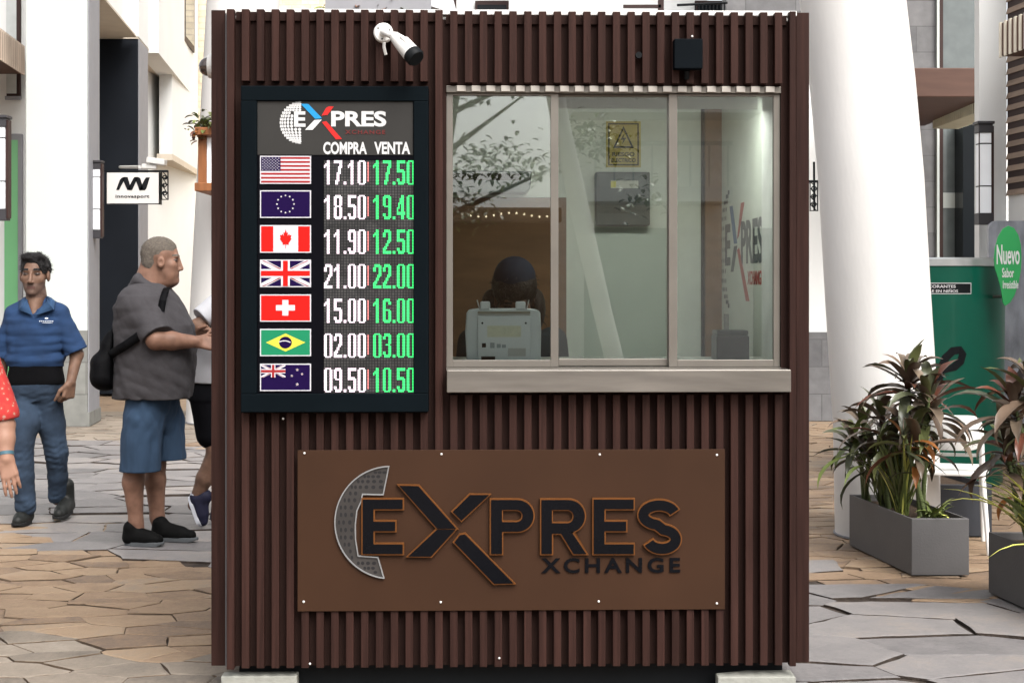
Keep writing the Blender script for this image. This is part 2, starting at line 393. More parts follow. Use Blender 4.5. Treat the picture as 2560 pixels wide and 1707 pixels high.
path = [(-30, 15.6), (-9, 15.0), (-5, 14.6), (-2.9, 13.9), (-0.9, 11.4), (0.6, 9.3), (1.2, 8.3), (1.58, 7.92), (1.95, 7.5), (2.25, 7.15), (2.7, 6.95), (3.4, 6.7), (6, 6.2), (14, 5.6),
        (14, -20), (2, -20), (1.2, 0), (0.85, 4.2), (0.3, 5.3), (-0.6, 6.6), (-1.54, 7.56), (-2.07, 7.93), (-2.43, 8.27), (-2.68, 8.6), (-3.0, 9.25), (-3.6, 9.6), (-6, 10.3), (-30, 12)]
def in_poly(p, lp):
    r = False
    for i in range(len(lp)):
        a, b = lp[i], lp[i - 1]
        if (a[1] > p[1]) != (b[1] > p[1]) and p[0] < (b[0] - a[0]) * (p[1] - a[1]) / (b[1] - a[1]) + a[0]: r = not r
    return r
def stone_mat(name, ramp, rough):
    m = bpy.data.materials.new(name); m.use_nodes = True; n = m.node_tree.nodes; l = m.node_tree.links; b = n['Principled BSDF']
    tc = n.new('ShaderNodeTexCoord'); ge = n.new('ShaderNodeNewGeometry')
    a = n.new('ShaderNodeTexNoise'); a.inputs['Scale'].default_value = 5; a.inputs['Detail'].default_value = 9; a.inputs['Roughness'].default_value = .7; l.new(tc.outputs['Object'], a.inputs['Vector'])
    f = n.new('ShaderNodeTexNoise'); f.inputs['Scale'].default_value = 42; f.inputs['Detail'].default_value = 6; f.inputs['Roughness'].default_value = .75; l.new(tc.outputs['Object'], f.inputs['Vector'])
    big = n.new('ShaderNodeTexNoise'); big.inputs['Scale'].default_value = .7; big.inputs['Detail'].default_value = 3; l.new(tc.outputs['Object'], big.inputs['Vector'])
    def mad(x, k, y):
        q = n.new('ShaderNodeMath'); q.operation = 'MULTIPLY_ADD'; l.new(x, q.inputs[0]); q.inputs[1].default_value = k
        if isinstance(y, float): q.inputs[2].default_value = y
        else: l.new(y, q.inputs[2])
        return q.outputs[0]
    v = mad(ge.outputs['Random Per Island'], .42, mad(a.outputs['Fac'], .85, mad(f.outputs['Fac'], .55, mad(big.outputs['Fac'], .45, -.66))))
    cr = n.new('ShaderNodeValToRGB')
    while len(cr.color_ramp.elements) < len(ramp): cr.color_ramp.elements.new(.5)
    for e, (p, c) in zip(cr.color_ramp.elements, ramp): e.position = p; e.color = (*c, 1)
    l.new(v, cr.inputs['Fac']); l.new(cr.outputs[0], b.inputs['Base Color'])
    b.inputs['Roughness'].default_value = rough; b.inputs['Specular IOR Level'].default_value = .3
    h = mad(a.outputs['Fac'], 1.0, mad(f.outputs['Fac'], .35, 0.0))
    bp = n.new('ShaderNodeBump'); bp.inputs['Strength'].default_value = .6; bp.inputs['Distance'].default_value = .012; l.new(h, bp.inputs['Height']); l.new(bp.outputs[0], b.inputs['Normal'])
    return m
M_st = [stone_mat('slate_stone', slate_ramp, .5), stone_mat('tan_stone', tan_ramp, .62),
        stone_mat('worn_stone', [(.15, (.10, .085, .07)), (.45, (.175, .145, .115)), (.65, (.21, .175, .14)), (.85, (.26, .225, .185))], .6)]
M_jtan = mat('tan_grit', (.115, .080, .054), .95, var=.8, scale=3.5, bump=.5, bscale=70)
M_joint = mat('joint_grit', (.040, .030, .024), .95, var=.6, scale=9, bump=.5, bscale=70)
g = MB(); g.add([(-9, 3.0, -.016), (7, 3.0, -.016), (7, 17.6, -.016), (-9, 17.6, -.016)], [(0, 1, 2, 3)]); struct(g.build('joint_bed', M_joint))
def paving(name, sx, sy, test, seed, gmax, mats, pick, low_test=None, expo=2.6):
    rg = np.random.RandomState(seed); x0, x1, y0, y1 = -5.6, 4.9, 4.0, 17.5
    nx, ny = int((x1 - x0) / sx), int((y1 - y0) / sy)
    P = np.array([(x0 + (i + .5 + (.5 if j % 2 else 0) + rg.uniform(-.46, .46)) * sx, y0 + (j + .5 + rg.uniform(-.46, .46)) * sy) for j in range(ny) for i in range(nx)])
    sc = np.array([1 / sx, 1 / sy]); Q = P * sc; m = MB(); rr = random.Random(seed)
    keep = (np.abs(P[:, 0]) < .40 * P[:, 1] + .9)
    for a in np.nonzero(keep)[0]:
        if not test(P[a]): continue
        dd = ((Q - Q[a]) ** 2).sum(1); nb = np.argsort(dd)[1:15]
        poly = [P[a] + np.array(c) * (sx * 1.3, sy * 1.3) for c in ((-1, -1), (1, -1), (1, 1), (-1, 1))]
        for b in nb:
            nrm = (Q[b] - Q[a]) * sc; mid = (P[a] + P[b]) / 2; q = nrm / np.linalg.norm(nrm)
            r_ = np.random.RandomState((min(a, b) * 7919 + max(a, b) * 104729 + seed) % (2 ** 31)).rand(2)
            gap = gmax * (.16 + .84 * q[1] ** 2) * (r_[0] ** expo) + .0022
            lim = (mid * nrm).sum() / np.linalg.norm(nrm) - gap / 2; out = []
            for i in range(len(poly)):
                u, v = poly[i], poly[(i + 1) % len(poly)]; du, dv = (u * q).sum() - lim, (v * q).sum() - lim
                if du <= 0: out.append(u)
                if (du < 0) != (dv < 0) and du != dv: out.append(u + (v - u) * du / (du - dv))
            poly = out
            if len(poly) < 3: break
        if len(poly) < 3: continue
        pts = []
        for i in range(len(poly)):
            u, v = poly[i], poly[(i + 1) % len(poly)]; L = np.linalg.norm(v - u); k = max(1, int(L / .07)); nn = np.array((-(v - u)[1], (v - u)[0])) / (L + 1e-9)
            for t in range(k): pts.append(u + (v - u) * t / k + nn * (rr.uniform(-.12, .45) * min(.026, gmax * .6) if t else 0))
        c = np.mean(pts, 0); h = rr.uniform(-.0055, .0015) - (.007 if low_test and low_test(P[a]) else 0); tx, ty = rr.gauss(0, .006), rr.gauss(0, .006); n = len(pts)
        top = [(p[0], p[1], h + (p[0] - c[0]) * tx + (p[1] - c[1]) * ty) for p in pts]
        ins = [tuple(np.array(t_) * .94 + np.array((c[0], c[1], t_[2])) * .06) for t_ in top]; low = [(p[0], p[1], z - .0025) for p, (_, _, z) in zip(pts, top)]; bot = [(p[0], p[1], -.022) for p in pts]
        m.add(ins + low + bot, [list(range(n))] + [(n + i, n + (i + 1) % n, (i + 1) % n, i) for i in range(n)] + [], pick(P[a]))
        m.add(low + bot, [(n + i, n + (i + 1) % n, (i + 1) % n, i) for i in range(n)], len(mats) - 1)
    struct(m.build(name, mats))
paving('stone_path', .60, .34, lambda p: in_poly(p, path), 3, .085, [M_st[0], M_joint], lambda p: 0)
paving('paving', .30, .17, lambda p: any(not in_poly((p[0] + a, p[1] + b), path) for a, b in ((0, 0), (.4, 0), (-.4, 0), (0, .25), (0, -.25), (.3, .2), (-.3, -.2), (.3, -.2), (-.3, .2))), 4, .027, M_st[1:] + [M_jtan], lambda p: 1 if (p[1] < 6.2 + .2 * math.sin(p[0] * 5 + p[1] * 3) and p[0] < 0) or (p[1] > 14 and p[0] < -2.95) else 0, lambda p: in_poly(p, path))

# ------------------------------------------------------------------ kiosk frame
KD, KA = 5.42, math.radians(1.3)
KM = Matrix.Translation((0, KD, 0)) @ Matrix.Rotation(KA, 4, 'Z')
def K(px, py, yo=0.0):
    rx, rz = (px - CX) / F, -(py - HY) / F
    t = (KD * math.cos(KA) + yo) / (math.cos(KA) - rx * math.sin(KA))
    X, Y = t * rx, t - KD
    return X * math.cos(KA) + Y * math.sin(KA), EYE + t * rz
def KX(px, yo=0.0): return K(px, 712, yo)[0]
def KZ(py, yo=0.0): return K(1280, py, yo)[1]
def krect(px0, py0, px1, py1, yo=0.0):
    x0, z1 = K(px0, py0, yo); x1, z0 = K(px1, py1, yo); return x0, x1, z0, z1

M_slat = mat('brown_slat', (0.0265, 0.0120, 0.0095), 0.6, spec=0.09, var=0.38, scale=5, stretch=(14, 14, 0.45), bump=0.12, bscale=30, island=0.2)
M_back = mat('brown_backing', (0.019, 0.0092, 0.0074), 0.75, spec=0.08, var=0.2, scale=4, stretch=(6, 6, 0.6))
M_black = mat('black_metal', (0.006, 0.007, 0.008), 0.5, var=0.15, spec=0.10)
M_steel = mat('brushed_steel', (0.185, 0.170, 0.152), 0.36, 0.6, var=0.25, scale=5, stretch=(0.6, 6, 5))
M_alu = mat('aluminium_frame', (0.160, 0.146, 0.128), 0.38, 0.5, var=0.12)
M_white = mat('white_plastic', (0.56, 0.55, 0.53), 0.4, var=0.04)
M_iwall = mat('interior_wall', (0.60, 0.64, 0.58), 0.7, var=0.05)
M_wood = mat('interior_wood', (0.16, 0.085, 0.040), 0.6, var=0.25, scale=3, stretch=(1, 1, 5))
M_litpave = mat('lit_paving_pale', (0.26, 0.26, 0.23), 0.8, var=0.15, bump=0.2)
M_line = mat('pale_seam', (0.12, 0.12, 0.125), 0.5, var=0.05)
M_glass = glass('window_glass', ior=2.0)

kiosk = thing('exchange_kiosk', 'brown slatted currency exchange booth with sliding windows on a stone plaza', 'kiosk', frame=KM)
XL, XR = KX(566.5), KX(1990)
ZT, ZB = KZ(26), KZ(1669)
BK = 0.036                         # slat depth
wx0, wx1, wz0, wz1 = krect(1115, 211, 1957, 924)
sx0, sx1, sz0, sz1 = krect(1117, 925, 1978, 980, -0.06)
bx0, bx1, bz0, bz1 = krect(607, 219, 1072, 1027)
# backing panel with the window opening
m = MB(KM)
m.box(XL + 0.004, XR - 0.004, BK, BK + 0.05, ZB + 0.005, sz0 - 0.005)
m.box(XL + 0.004, wx0, BK, BK + 0.05, sz0 - 0.005, ZT - 0.03)
m.box(wx1, XR - 0.004, BK, BK + 0.05, sz0 - 0.005, ZT - 0.03)
m.box(wx0, wx1, BK, BK + 0.05, wz1 + 0.002, ZT - 0.03)
m.build('front_panel', M_back, kiosk)
# slats
m = MB(KM)
n = 39; pitch = (KX(1974) - XL) / 38; sw = 0.0275
for i in range(n):
    x0 = XL + i * pitch; x1 = x0 + sw; segs = []
    if i == n - 1: x1 = XR
    if i == 0 or i == n - 1: segs = [(ZB, ZT)]
    elif i < 14: segs = [(ZB + 0.004, bz0 - 0.006), (KZ(205), ZT)]
    elif i == 14: segs = [(ZB, ZT)]
    elif x0 < wx1: segs = [(ZB + 0.004, sz0 - 0.012), (wz1 + 0.006, ZT - 0.004)]
    else: segs = [(ZB, ZT)]
    for a, b in segs: m.box(x0, x1, 0, BK, a, b)
m.build('slat_cladding', M_slat, kiosk, bevel=0.0015, seg=1)
m = MB(KM)                          # cross rails seen in the grooves near the top
m.box(XL + 0.03, KX(1088), BK - 0.012, BK - 0.001, KZ(52), KZ(30))
m.box(KX(1114), XR - 0.03, BK - 0.012, BK - 0.001, KZ(58), KZ(36))
m.build('top_rail', M_back, kiosk)
# corner posts / side walls
pl0, pl1 = KX(528, 0.085), KX(567, 0.085); pr0, pr1 = KX(1990, 0.085), KX(2023, 0.085)
zpb = KZ(1659, 0.085); zpt = KZ(29, 0.085)
for a, b in ((pl0, pl1 - 0.004), (pr0, pr1)):
    m = MB(KM); m.box(a, b, 0.085, 0.14, zpb, zpt); m.build('corner_post', M_slat, kiosk, bevel=0.002)
m = MB(KM); m.box(pl1 - 0.0035, pl1 + 0.0005, 0.075, 0.09, zpb, zpt); m.build('seam_strip', M_line, kiosk)
for sgn, a, b in ((-1, pl0 + 0.012, pl0 + 0.045), (1, pr1 - 0.045, pr1 - 0.012)):
    m = MB(KM); m.box(a, b, 0.14, 1.86, zpb, zpt - 0.005)
    for i in range(31):
        y = 0.15 + i * 0.0545
        if sgn < 0: m.box(a - 0.012, a - 0.001, y, y + 0.027, zpb, zpt, 1)
        else: m.box(b + 0.001, b + 0.012, y, y + 0.027, zpb, zpt, 1)
    m.build('side_wall', [M_back, M_slat], kiosk)
m = MB(KM); m.box(pl0, pr1, 1.862, 1.93, zpb, zpt); m.build('rear_wall', M_slat, kiosk)
m = MB(KM); m.box(pl0 + 0.02, pr1 - 0.02, BK + 0.052, 1.86, ZT - 0.035, ZT - 0.012)
m.box(XL - 0.01, XR + 0.01, 0.03, 0.075, ZT - 0.012, ZT + 0.007)
m.build('roof', M_white, kiosk, bevel=0.002)
m = MB(KM); m.box(XL + 0.03, XR - 0.03, 0.10, 1.80, 0.005, ZB + 0.003)
m.build('plinth', M_black, kiosk)
# added pale blocks: side light on the paving, painted in, at both front corners
m = MB(KM); m.box(KX(566, .15), KX(752, .15), 0.03, 0.098, 0.005, 0.066); m.build('lit_paving_block', M_litpave, kiosk, bevel=0.004)
m = MB(KM); m.prism([(KX(1795), 0.0), (KX(1990), 0.0), (KX(1990), 0.099), (KX(1880), 0.099), (KX(1795), 0.06)], 0.005, 0.06); m.build('lit_paving_block', M_litpave, kiosk, bevel=0.004)
# interior
IZ0, IZ1, IY = 0.12, 2.40, 1.70
ix0, ix1 = pl0 + 0.06, KX(1801, IY)
m = MB(KM); m.box(ix0, ix1, IY, IY + 0.03, IZ0, IZ1); m.build('interior_back_wall', M_iwall, kiosk)
m = MB(KM); m.box(ix1 - 0.001, ix1 + 0.03, 0.12, IY + 0.03, IZ0, IZ1); m.build('interior_side_wall', M_iwall, kiosk)
m = MB(KM); m.box(ix0 - 0.03, ix0, 0.12, IY, IZ0, IZ1); m.build('interior_side_wall', M_iwall, kiosk)
m = MB(KM); m.box(ix0, ix1, 0.09, IY, IZ1, IZ1 + 0.02); m.build('ceiling', mat('ceiling_paint', (0.6, 0.6, 0.57), .8), kiosk)
m = MB(KM); m.box(ix0, ix1, 0.12, IY, IZ0 - 0.02, IZ0); m.build('interior_floor', M_wood, kiosk)
czt = KZ(903, 0.2)
m = MB(KM); m.box(ix0, ix1, 0.088, 0.55, czt - 0.03, czt); m.build('interior_counter', mat('counter_laminate', (0.35, 0.36, 0.34), .4), kiosk)
r = krect(1060, 494, 1416, 1100, IY - 0.02)
m = MB(KM); m.box(r[0], r[1], IY - 0.02, IY - 0.001, 0.2, r[3]); m.build('wood_board', M_wood, kiosk)
m = MB(KM); m.box(r[0], r[1] + 0.005, IY - 0.028, IY - 0.001, r[3] + 0.001, r[3] + 0.014); m.build('board_trim', M_iwall, kiosk)
r = krect(1762, 268, 1801, 905, IY - 0.03)
m = MB(KM); m.box(r[0], ix1 - 0.002, IY - 0.05, IY - 0.001, IZ0 + .01, r[3]); m.build('door_jamb', M_wood, kiosk)
m = MB(KM); m.box(KX(1752, IY), r[0] - 0.001, IY - 0.03, IY - 0.001, IZ0 + .01, r[3]); m.build('door_gap', M_black, kiosk)
m = MB(KM); m.box(ix1 - 0.05, ix1 - 0.002, 0.14, 0.40, IZ0, IZ1 - 0.01); m.build('lit_wall_strip', mat('lit_wall_white', (0.78, 0.80, 0.78), .7), kiosk)  # added whiter strip, stands for the side wall lit near the window
# window: three sliding sashes, header track, stainless sill
cols = [(1115, 1378, 1398, 0.050, 1131), (1398, 1676, 1676, 0.066, 1398), (1676, 1939, 1957, 0.050, 1698)]
def sash(a, b, yo, zb, zt, lw, rw):
    f = MB(KM); x0, x1 = KX(a), KX(b); d = 0.022
    f.box(x0, x0 + lw, yo, yo + d, zb, zt); f.box(x1 - rw, x1, yo, yo + d, zb, zt)
    f.box(x0 + lw, x1 - rw, yo, yo + d, zb, zb + 0.026); f.box(x0 + lw, x1 - rw, yo, yo + d, zt - 0.008, zt)
    o = f.build('window_sash', M_alu, kiosk, bevel=0.0015)
    p = MB(KM); p.box(x0 + lw - 0.004, x1 - rw + 0.004, yo + 0.009, yo + 0.014, zb + 0.022, zt - 0.006)
    p.build('pane', M_glass, o)
zb_, zt_ = wz0 + 0.008, KZ(230)
sash(1115, 1398, 0.046, zb_, zt_, 0.024, 0.029)
sash(1396, 1680, 0.070, zb_ + 0.003, zt_, 0.004, 0.008)
sash(1676, 1957, 0.046, zb_, zt_, 0.032, 0.025)
m = MB(KM); m.box(wx0, wx1, 0.030, 0.098, zt_ + 0.001, wz1 - 0.001); m.build('window_header', M_alu, kiosk, bevel=0.002)
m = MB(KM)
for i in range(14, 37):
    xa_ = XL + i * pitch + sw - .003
    if xa_ > wx0 and xa_ + .033 < wx1: m = MB(KM); m.box(xa_, xa_ + .033, 0.020, 0.0295, zt_ + 0.004, wz1 - 0.002); m.build('header_light_block', mat('slat_light_pale', (.33, .305, .275), .45, .1), kiosk, bevel=.001)  # pale blocks added to imitate light falling between the slats
m = MB(KM); m.box(wx0, wx1, 0.032, 0.098, wz0 - 0.004, wz0 + 0.007); m.build('window_track', M_alu, kiosk)
m = MB(KM); m.box(sx0, sx1, -0.06, 0.03, sz0, sz1); m.box(sx0 + .01, sx1 - .01, 0.03, 0.09, sz0 + .01, sz1 - 0.001)
m.build('counter_sill', M_steel, kiosk, bevel=0.003)
# small fixings and the cable hole
for px, py in ((708, 1046), (1248, 1644), (775, 1658), (1730, 92)):
    x, z = K(px, py); m = MB(KM); m.ell((x, -0.002, z), 0.0045, nu=8, nv=6); m.build('fixing_screw', M_white, kiosk)
x, z = K(1597, 138); m = MB(KM); m.tube([(x, -0.001, z), (x, 0.02, z)], 0.012, 16); m.build('cable_hole', M_black, kiosk)

# ------------------------------------------------------------------ exchange rate board
board = thing('exchange_rate_board', 'black framed exchange rate board with flags and lit buy and sell figures', 'rate board', loc=((bx0 + bx1) / 2, 0, bz0), frame=KM)
BF = -0.035                         # board face
m = MB(KM)
fr = 0.085
hx0, hx1, hz0, hz1 = krect(643, 253, 1034, 983, BF)
for q in ((bx0, bx1, hz1, bz1), (bx0, bx1, bz0, hz0), (bx0, hx0, hz0, hz1), (hx1, bx1, hz0, hz1)):
    m.box(q[0], q[1], BF - 0.012, BK - 0.002, q[2], q[3])
m.build('housing', mat('housing_black', (0.003, 0.005, 0.0065), 0.5, var=0.12, spec=0.02), board, bevel=0.003)
m = MB(KM); m.box(hx0 + .001, hx1 - .001, BF, BK - 0.004, hz0 + .001, hz1 - .001); m.build('back_plate', mat('plate_black', (0.002, 0.002, 0.0035), 0.4, var=.1, spec=0.05), board)
hp = krect(643, 253, 1033, 388, BF - 0.003)
m = MB(KM); m.box(hp[0] + .001, hp[1] - .001, BF - 0.003, BF - 0.0005, hp[2], hp[3] - .001)
head = m.build('header_panel', mat('header_grey', (0.026, 0.025, 0.0235), 0.6, var=.08, spec=0.12), board)
def R4(u, v): return K(520 + u / 2.6136, v / 2.6136, BF - 0.004)
def R5(u, v): return K(520 + u / 2.6136, 560 + v / 2.6136, BF - 0.004)
HY_ = BF - 0.004
M_pw = mat('print_white', (0.46, 0.46, 0.46), .6, var=.02); M_pr = mat('print_red', (0.42, 0.012, 0.010), .5, var=.03)
M_pb = mat('print_blue', (0.008, 0.20, 0.42), .5, var=.03); M_pdr = mat('print_dark_red', (0.10, 0.012, 0.011), .6, var=.03)
m = MB(KM)                          # dotted globe
cx, cy, rx, ry = 606, 803, 136, 136
for j in range(-9, 10):
    la = j * 9.4
    for i in range(0, 10):
        lo = -84 + i * 11.5
        x = cx + rx * math.cos(math.radians(la)) * math.sin(math.radians(lo)); y = cy - ry * math.sin(math.radians(la))
        w_ = 9.6 * math.cos(math.radians(lo)) * (0.55 + 0.45 * math.cos(math.radians(la))) + 1.2; h_ = 8.8 * math.cos(math.radians(la)) + 2.0
        lim = 606 - abs(y - 803) * 0.02 if abs(y - 780) > 56 else 552
        if x > lim: continue
        a0 = R4(x - w_, y + h_); a1 = R4(x + w_, y - h_)
        m.face(arc((a0[0] + a1[0]) / 2, (a0[1] + a1[1]) / 2, (a1[0] - a0[0]) / 2, (a1[1] - a0[1]) / 2, 0, 330, 11), HY_)
m.build('globe_emblem', M_pw, head)
m = MB(KM)
x0, z1 = R4(562, 729); x1, z0 = R4(637, 830); add_text(m, 'E', x0, x1, z0, z1, HY_, .0008, .035); m.build('lettering', M_pw, head)
m = MB(KM)
x0, z1 = R4(805, 726); x1, z0 = R4(1165, 829); add_text(m, 'PRES', x0, x1, z0, z1, HY_, .0008, .035)
m.build('lettering', M_pw, head)
def pol(mb, pts, fn, y, mi=0): mb.plate([fn(*p) for p in pts], y - .0008, y, mi)
m = MB(KM)
pol(m, [(606, 680), (655, 680), (746, 775), (700, 778)], R4, HY_, 0)
pol(m, [(634, 850), (684, 850), (744, 783), (696, 785)], R4, HY_, 1)
pol(m, [(742, 757), (772, 706), (790, 697), (822, 697), (782, 752)], R4, HY_, 2)
pol(m, [(744, 800), (772, 792), (876, 910), (836, 912)], R4, HY_, 2)
m.build('cross_emblem', [M_pb, M_pw, M_pr], head)
m = MB(KM); x0, z1 = R4(897, 850); x1, z0 = R4(1158, 878); add_text(m, 'XCHANGE', x0, x1, z0, z1, HY_, .0008, .02, spacing=1.25); m.build('subtitle_lettering', M_pdr, head)
m = MB(KM)
x0, z1 = R4(753, 928); x1, z0 = R4(1038, 1010); add_text(m, 'COMPRA', x0, x1, z0, z1, HY_, .0008, .032); m.build('column_lettering', M_pw, head)
m = MB(KM)
x0, z1 = R4(1086, 928); x1, z0 = R4(1321, 1009); add_text(m, 'VENTA', x0, x1, z0, z1, HY_, .0008, .032)
m.build('column_lettering', M_pw, head)
# flags: a plate with a white border, the design in thin layers of print
FW = mat('flag_white', (0.46, 0.45, 0.48), .5, var=.02, spec=.06); FR = mat('flag_red', (0.46, 0.010, 0.008), .5, var=.03, spec=.05); FB = mat('flag_navy', (0.009, 0.003, 0.034), .5, var=.03, spec=.04)
FG = mat('flag_green', (0.004, 0.16, 0.07), .45, var=.03); FY = mat('flag_yellow', (0.52, 0.46, 0.045), .45, var=.03); FDR = mat('flag_dark_red', (0.24, 0.012, 0.014), .45, var=.03)
FM = [FW, FR, FB, FG, FY, FDR]
def flag(y0px, y1px, kind, label):
    x0, x1, z0, z1 = krect(650, y0px, 777.5, y1px, BF - 0.004)
    m = MB(KM); Y = BF - 0.004
    m.box(x0, x1, Y, BF - 0.0005, z0, z1, 0)
    b = 0.004; ax, bx, az, bz = x0 + b, x1 - b, z0 + b, z1 - b; w_, h_ = bx - ax, bz - az
    P = lambda u, v: (ax + u * w_, az + v * h_)
    lay = lambda k: Y - 0.0006 * k
    def R(u0, u1, v0, v1, k, mi): m.face([P(u0, v0), P(u1, v0), P(u1, v1), P(u0, v1)], lay(k), mi)
    def star(u, v, r, k, mi, n=5):
        c = P(u, v); m.face([(c[0] + (r if i % 2 == 0 else r * .45) * math.sin(math.pi * i / n), c[1] + (r if i % 2 == 0 else r * .45) * math.cos(math.pi * i / n)) for i in range(2 * n)], lay(k), mi)
    def jack(u0, u1, v0, v1, k):
        p = lambda a, c: P(u0 + a * (u1 - u0), v0 + c * (v1 - v0))
        m.face([p(0, 0), p(1, 0), p(1, 1), p(0, 1)], lay(k), 2)
        for (a, c, d, e) in ((0, 0, 1, 1), (0, 1, 1, 0)):
            s = 1 if e > c else -1
            m.face([p(0, c), p(0.11, c), p(1, e - s * .11), p(1, e), p(.89, e), p(0, c + s * .11)], lay(k + 1 + .3 * s), 0)
            m.face([p(0.02, c), p(0.06, c), p(.5, .5 - s * .03), p(.5, .5 - s * .10)], lay(k + 2 + .3 * s), 5)
            m.face([p(.98, e), p(.94, e), p(.5, .5 + s * .03), p(.5, .5 + s * .10)], lay(k + 2 + .3 * s), 5)
        for a in ((.41, .59, 0, 1), (0, 1, .33, .67)): m.face([p(a[0], a[2]), p(a[1], a[2]), p(a[1], a[3]), p(a[0], a[3])], lay(k + 3 + a[0] * .3), 0)
        for a in ((.45, .55, 0, 1), (0, 1, .40, .60)): m.face([p(a[0], a[2]), p(a[1], a[2]), p(a[1], a[3]), p(a[0], a[3])], lay(k + 4 + a[0] * .3), 1 if u1 > .9 else 5)
    if kind == 'us':
        for i in range(0, 13, 2): R(0, 1, i / 13, (i + 1) / 13, 1, 5)
        R(0, .4, 6 / 13, 1, 2, 2)
        for r_ in range(9):
            for c_ in range(6 if r_ % 2 == 0 else 5): star(.035 + .066 * c_ + (.033 if r_ % 2 else 0), 6 / 13 + .05 + r_ * .0545, .0026, 3, 0)
    elif kind == 'eu':
        R(0, 1, 0, 1, 1, 2)
        for i in range(12): star(.5 + .175 * math.sin(i * math.pi / 6), .5 + .34 * math.cos(i * math.pi / 6), .0042, 2, 0)
    elif kind == 'ca':
        R(0, .25, 0, 1, 1, 1); R(.76, 1, 0, 1, 1, 1)
        lf = [(0, .95), (.18, .58), (.36, .68), (.30, .30), (.55, .52), (.62, .36), (.92, .40), (.80, .10), (.92, .0), (.45, -.42), (.50, -.58), (.04, -.52), (.04, -.95)]
        lf = lf + [(-a, c) for a, c in lf[::-1]]
        c = P(.505, .5); m.face([(c[0] + a * .023, c[1] + q * .036 * h_ / .09) for a, q in lf], lay(2), 1)
    elif kind == 'uk': jack(0, 1, 0, 1, 1)
    elif kind == 'ch':
        R(0, 1, 0, 1, 1, 1); R(.435, .56, .2, .82, 2, 0); R(.305, .695, .40, .62, 2.5, 0)
    elif kind == 'br':
        R(0, 1, 0, 1, 1, 3); m.face([P(.1, .5), P(.5, .14), P(.905, .5), P(.5, .86)], lay(2), 4)
        c = P(.5, .5); m.face(arc(c[0], c[1], .023, .0215, 0, 345, 23), lay(3), 2)
        a = arc(c[0] - .004, c[1] - .035, .043, .043, 118, 58, 10); b2 = arc(c[0] - .004, c[1] - .035, .0395, .0395, 58, 118, 10); m.face(a + b2, lay(4), 0)
    elif kind == 'nz':
        R(0, 1, 0, 1, 1, 2); jack(0, .5, .5, 1, 2)
        for u, v, r_ in ((.74, .80, .006), (.84, .63, .0055), (.63, .56, .0055), (.74, .22, .0065)): star(u, v, r_, 2, 0); star(u, v, r_ * .5, 3, 5)
    m.build('flag_plate', FM, board, label=label)
for a in ((390, 460, 'us', 'striped flag plate with a navy canton of stars'), (476, 545, 'eu', 'navy flag plate with a ring of stars'), (563, 632, 'ca', 'red and white flag plate with a maple leaf'),
          (649, 718, 'uk', 'crossed red white and navy flag plate'), (736, 804, 'ch', 'red flag plate with a white cross'), (822, 890, 'br', 'green flag plate with a yellow diamond'), (909, 977, 'nz', 'navy flag plate with corner crosses and four stars')): flag(*a)
# led screen
lx0, lx1, lz0, lz1 = krect(810, 402, 1034, 982, BF - 0.004)
def led_screen_mat():
    m = bpy.data.materials.new('led_screen'); m.use_nodes = True; n = m.node_tree.nodes; l = m.node_tree.links
    b = n['Principled BSDF']; b.inputs['Roughness'].default_value = 0.45; b.inputs['Specular IOR Level'].default_value = .2
    tc = n.new('ShaderNodeTexCoord'); ck = n.new('ShaderNodeTexBrick'); ck.offset = 0
    sp = n.new('ShaderNodeSeparateXYZ'); cb = n.new('ShaderNodeCombineXYZ'); l.new(tc.outputs['Object'], sp.inputs[0]); l.new(sp.outputs['X'], cb.inputs['X']); l.new(sp.outputs['Z'], cb.inputs['Y'])
    l.new(cb.outputs[0], ck.inputs['Vector']); ck.inputs['Scale'].default_value = 1; ck.inputs['Brick Width'].default_value = .0103; ck.inputs['Row Height'].default_value = .0103; ck.inputs['Mortar Size'].default_value = .0016
    ck.inputs['Color1'].default_value = (.030, .030, .030, 1); ck.inputs['Color2'].default_value = (.046, .045, .043, 1); ck.inputs['Mortar'].default_value = (.008, .008, .009, 1)
    nz = n.new('ShaderNodeTexVoronoi'); nz.inputs['Scale'].default_value = 14; nz.distance = 'CHEBYCHEV'; l.new(cb.outputs[0], nz.inputs['Vector'])
    sx = n.new('ShaderNodeSeparateXYZ'); l.new(nz.outputs['Color'], sx.inputs[0]); mr = n.new('ShaderNodeMapRange'); mr.inputs['To Min'].default_value = .7; mr.inputs['To Max'].default_value = 1.35; l.new(sx.outputs[0], mr.inputs['Value'])
    vm = n.new('ShaderNodeVectorMath'); vm.operation = 'SCALE'; l.new(ck.outputs['Color'], vm.inputs[0]); l.new(mr.outputs[0], vm.inputs['Scale']); l.new(vm.outputs[0], b.inputs['Base Color'])
    return m
m = MB(KM); m.box(lx0, lx1, BF - 0.003, BF - 0.0005, lz0, lz1); led = m.build('led_screen', led_screen_mat(), board)
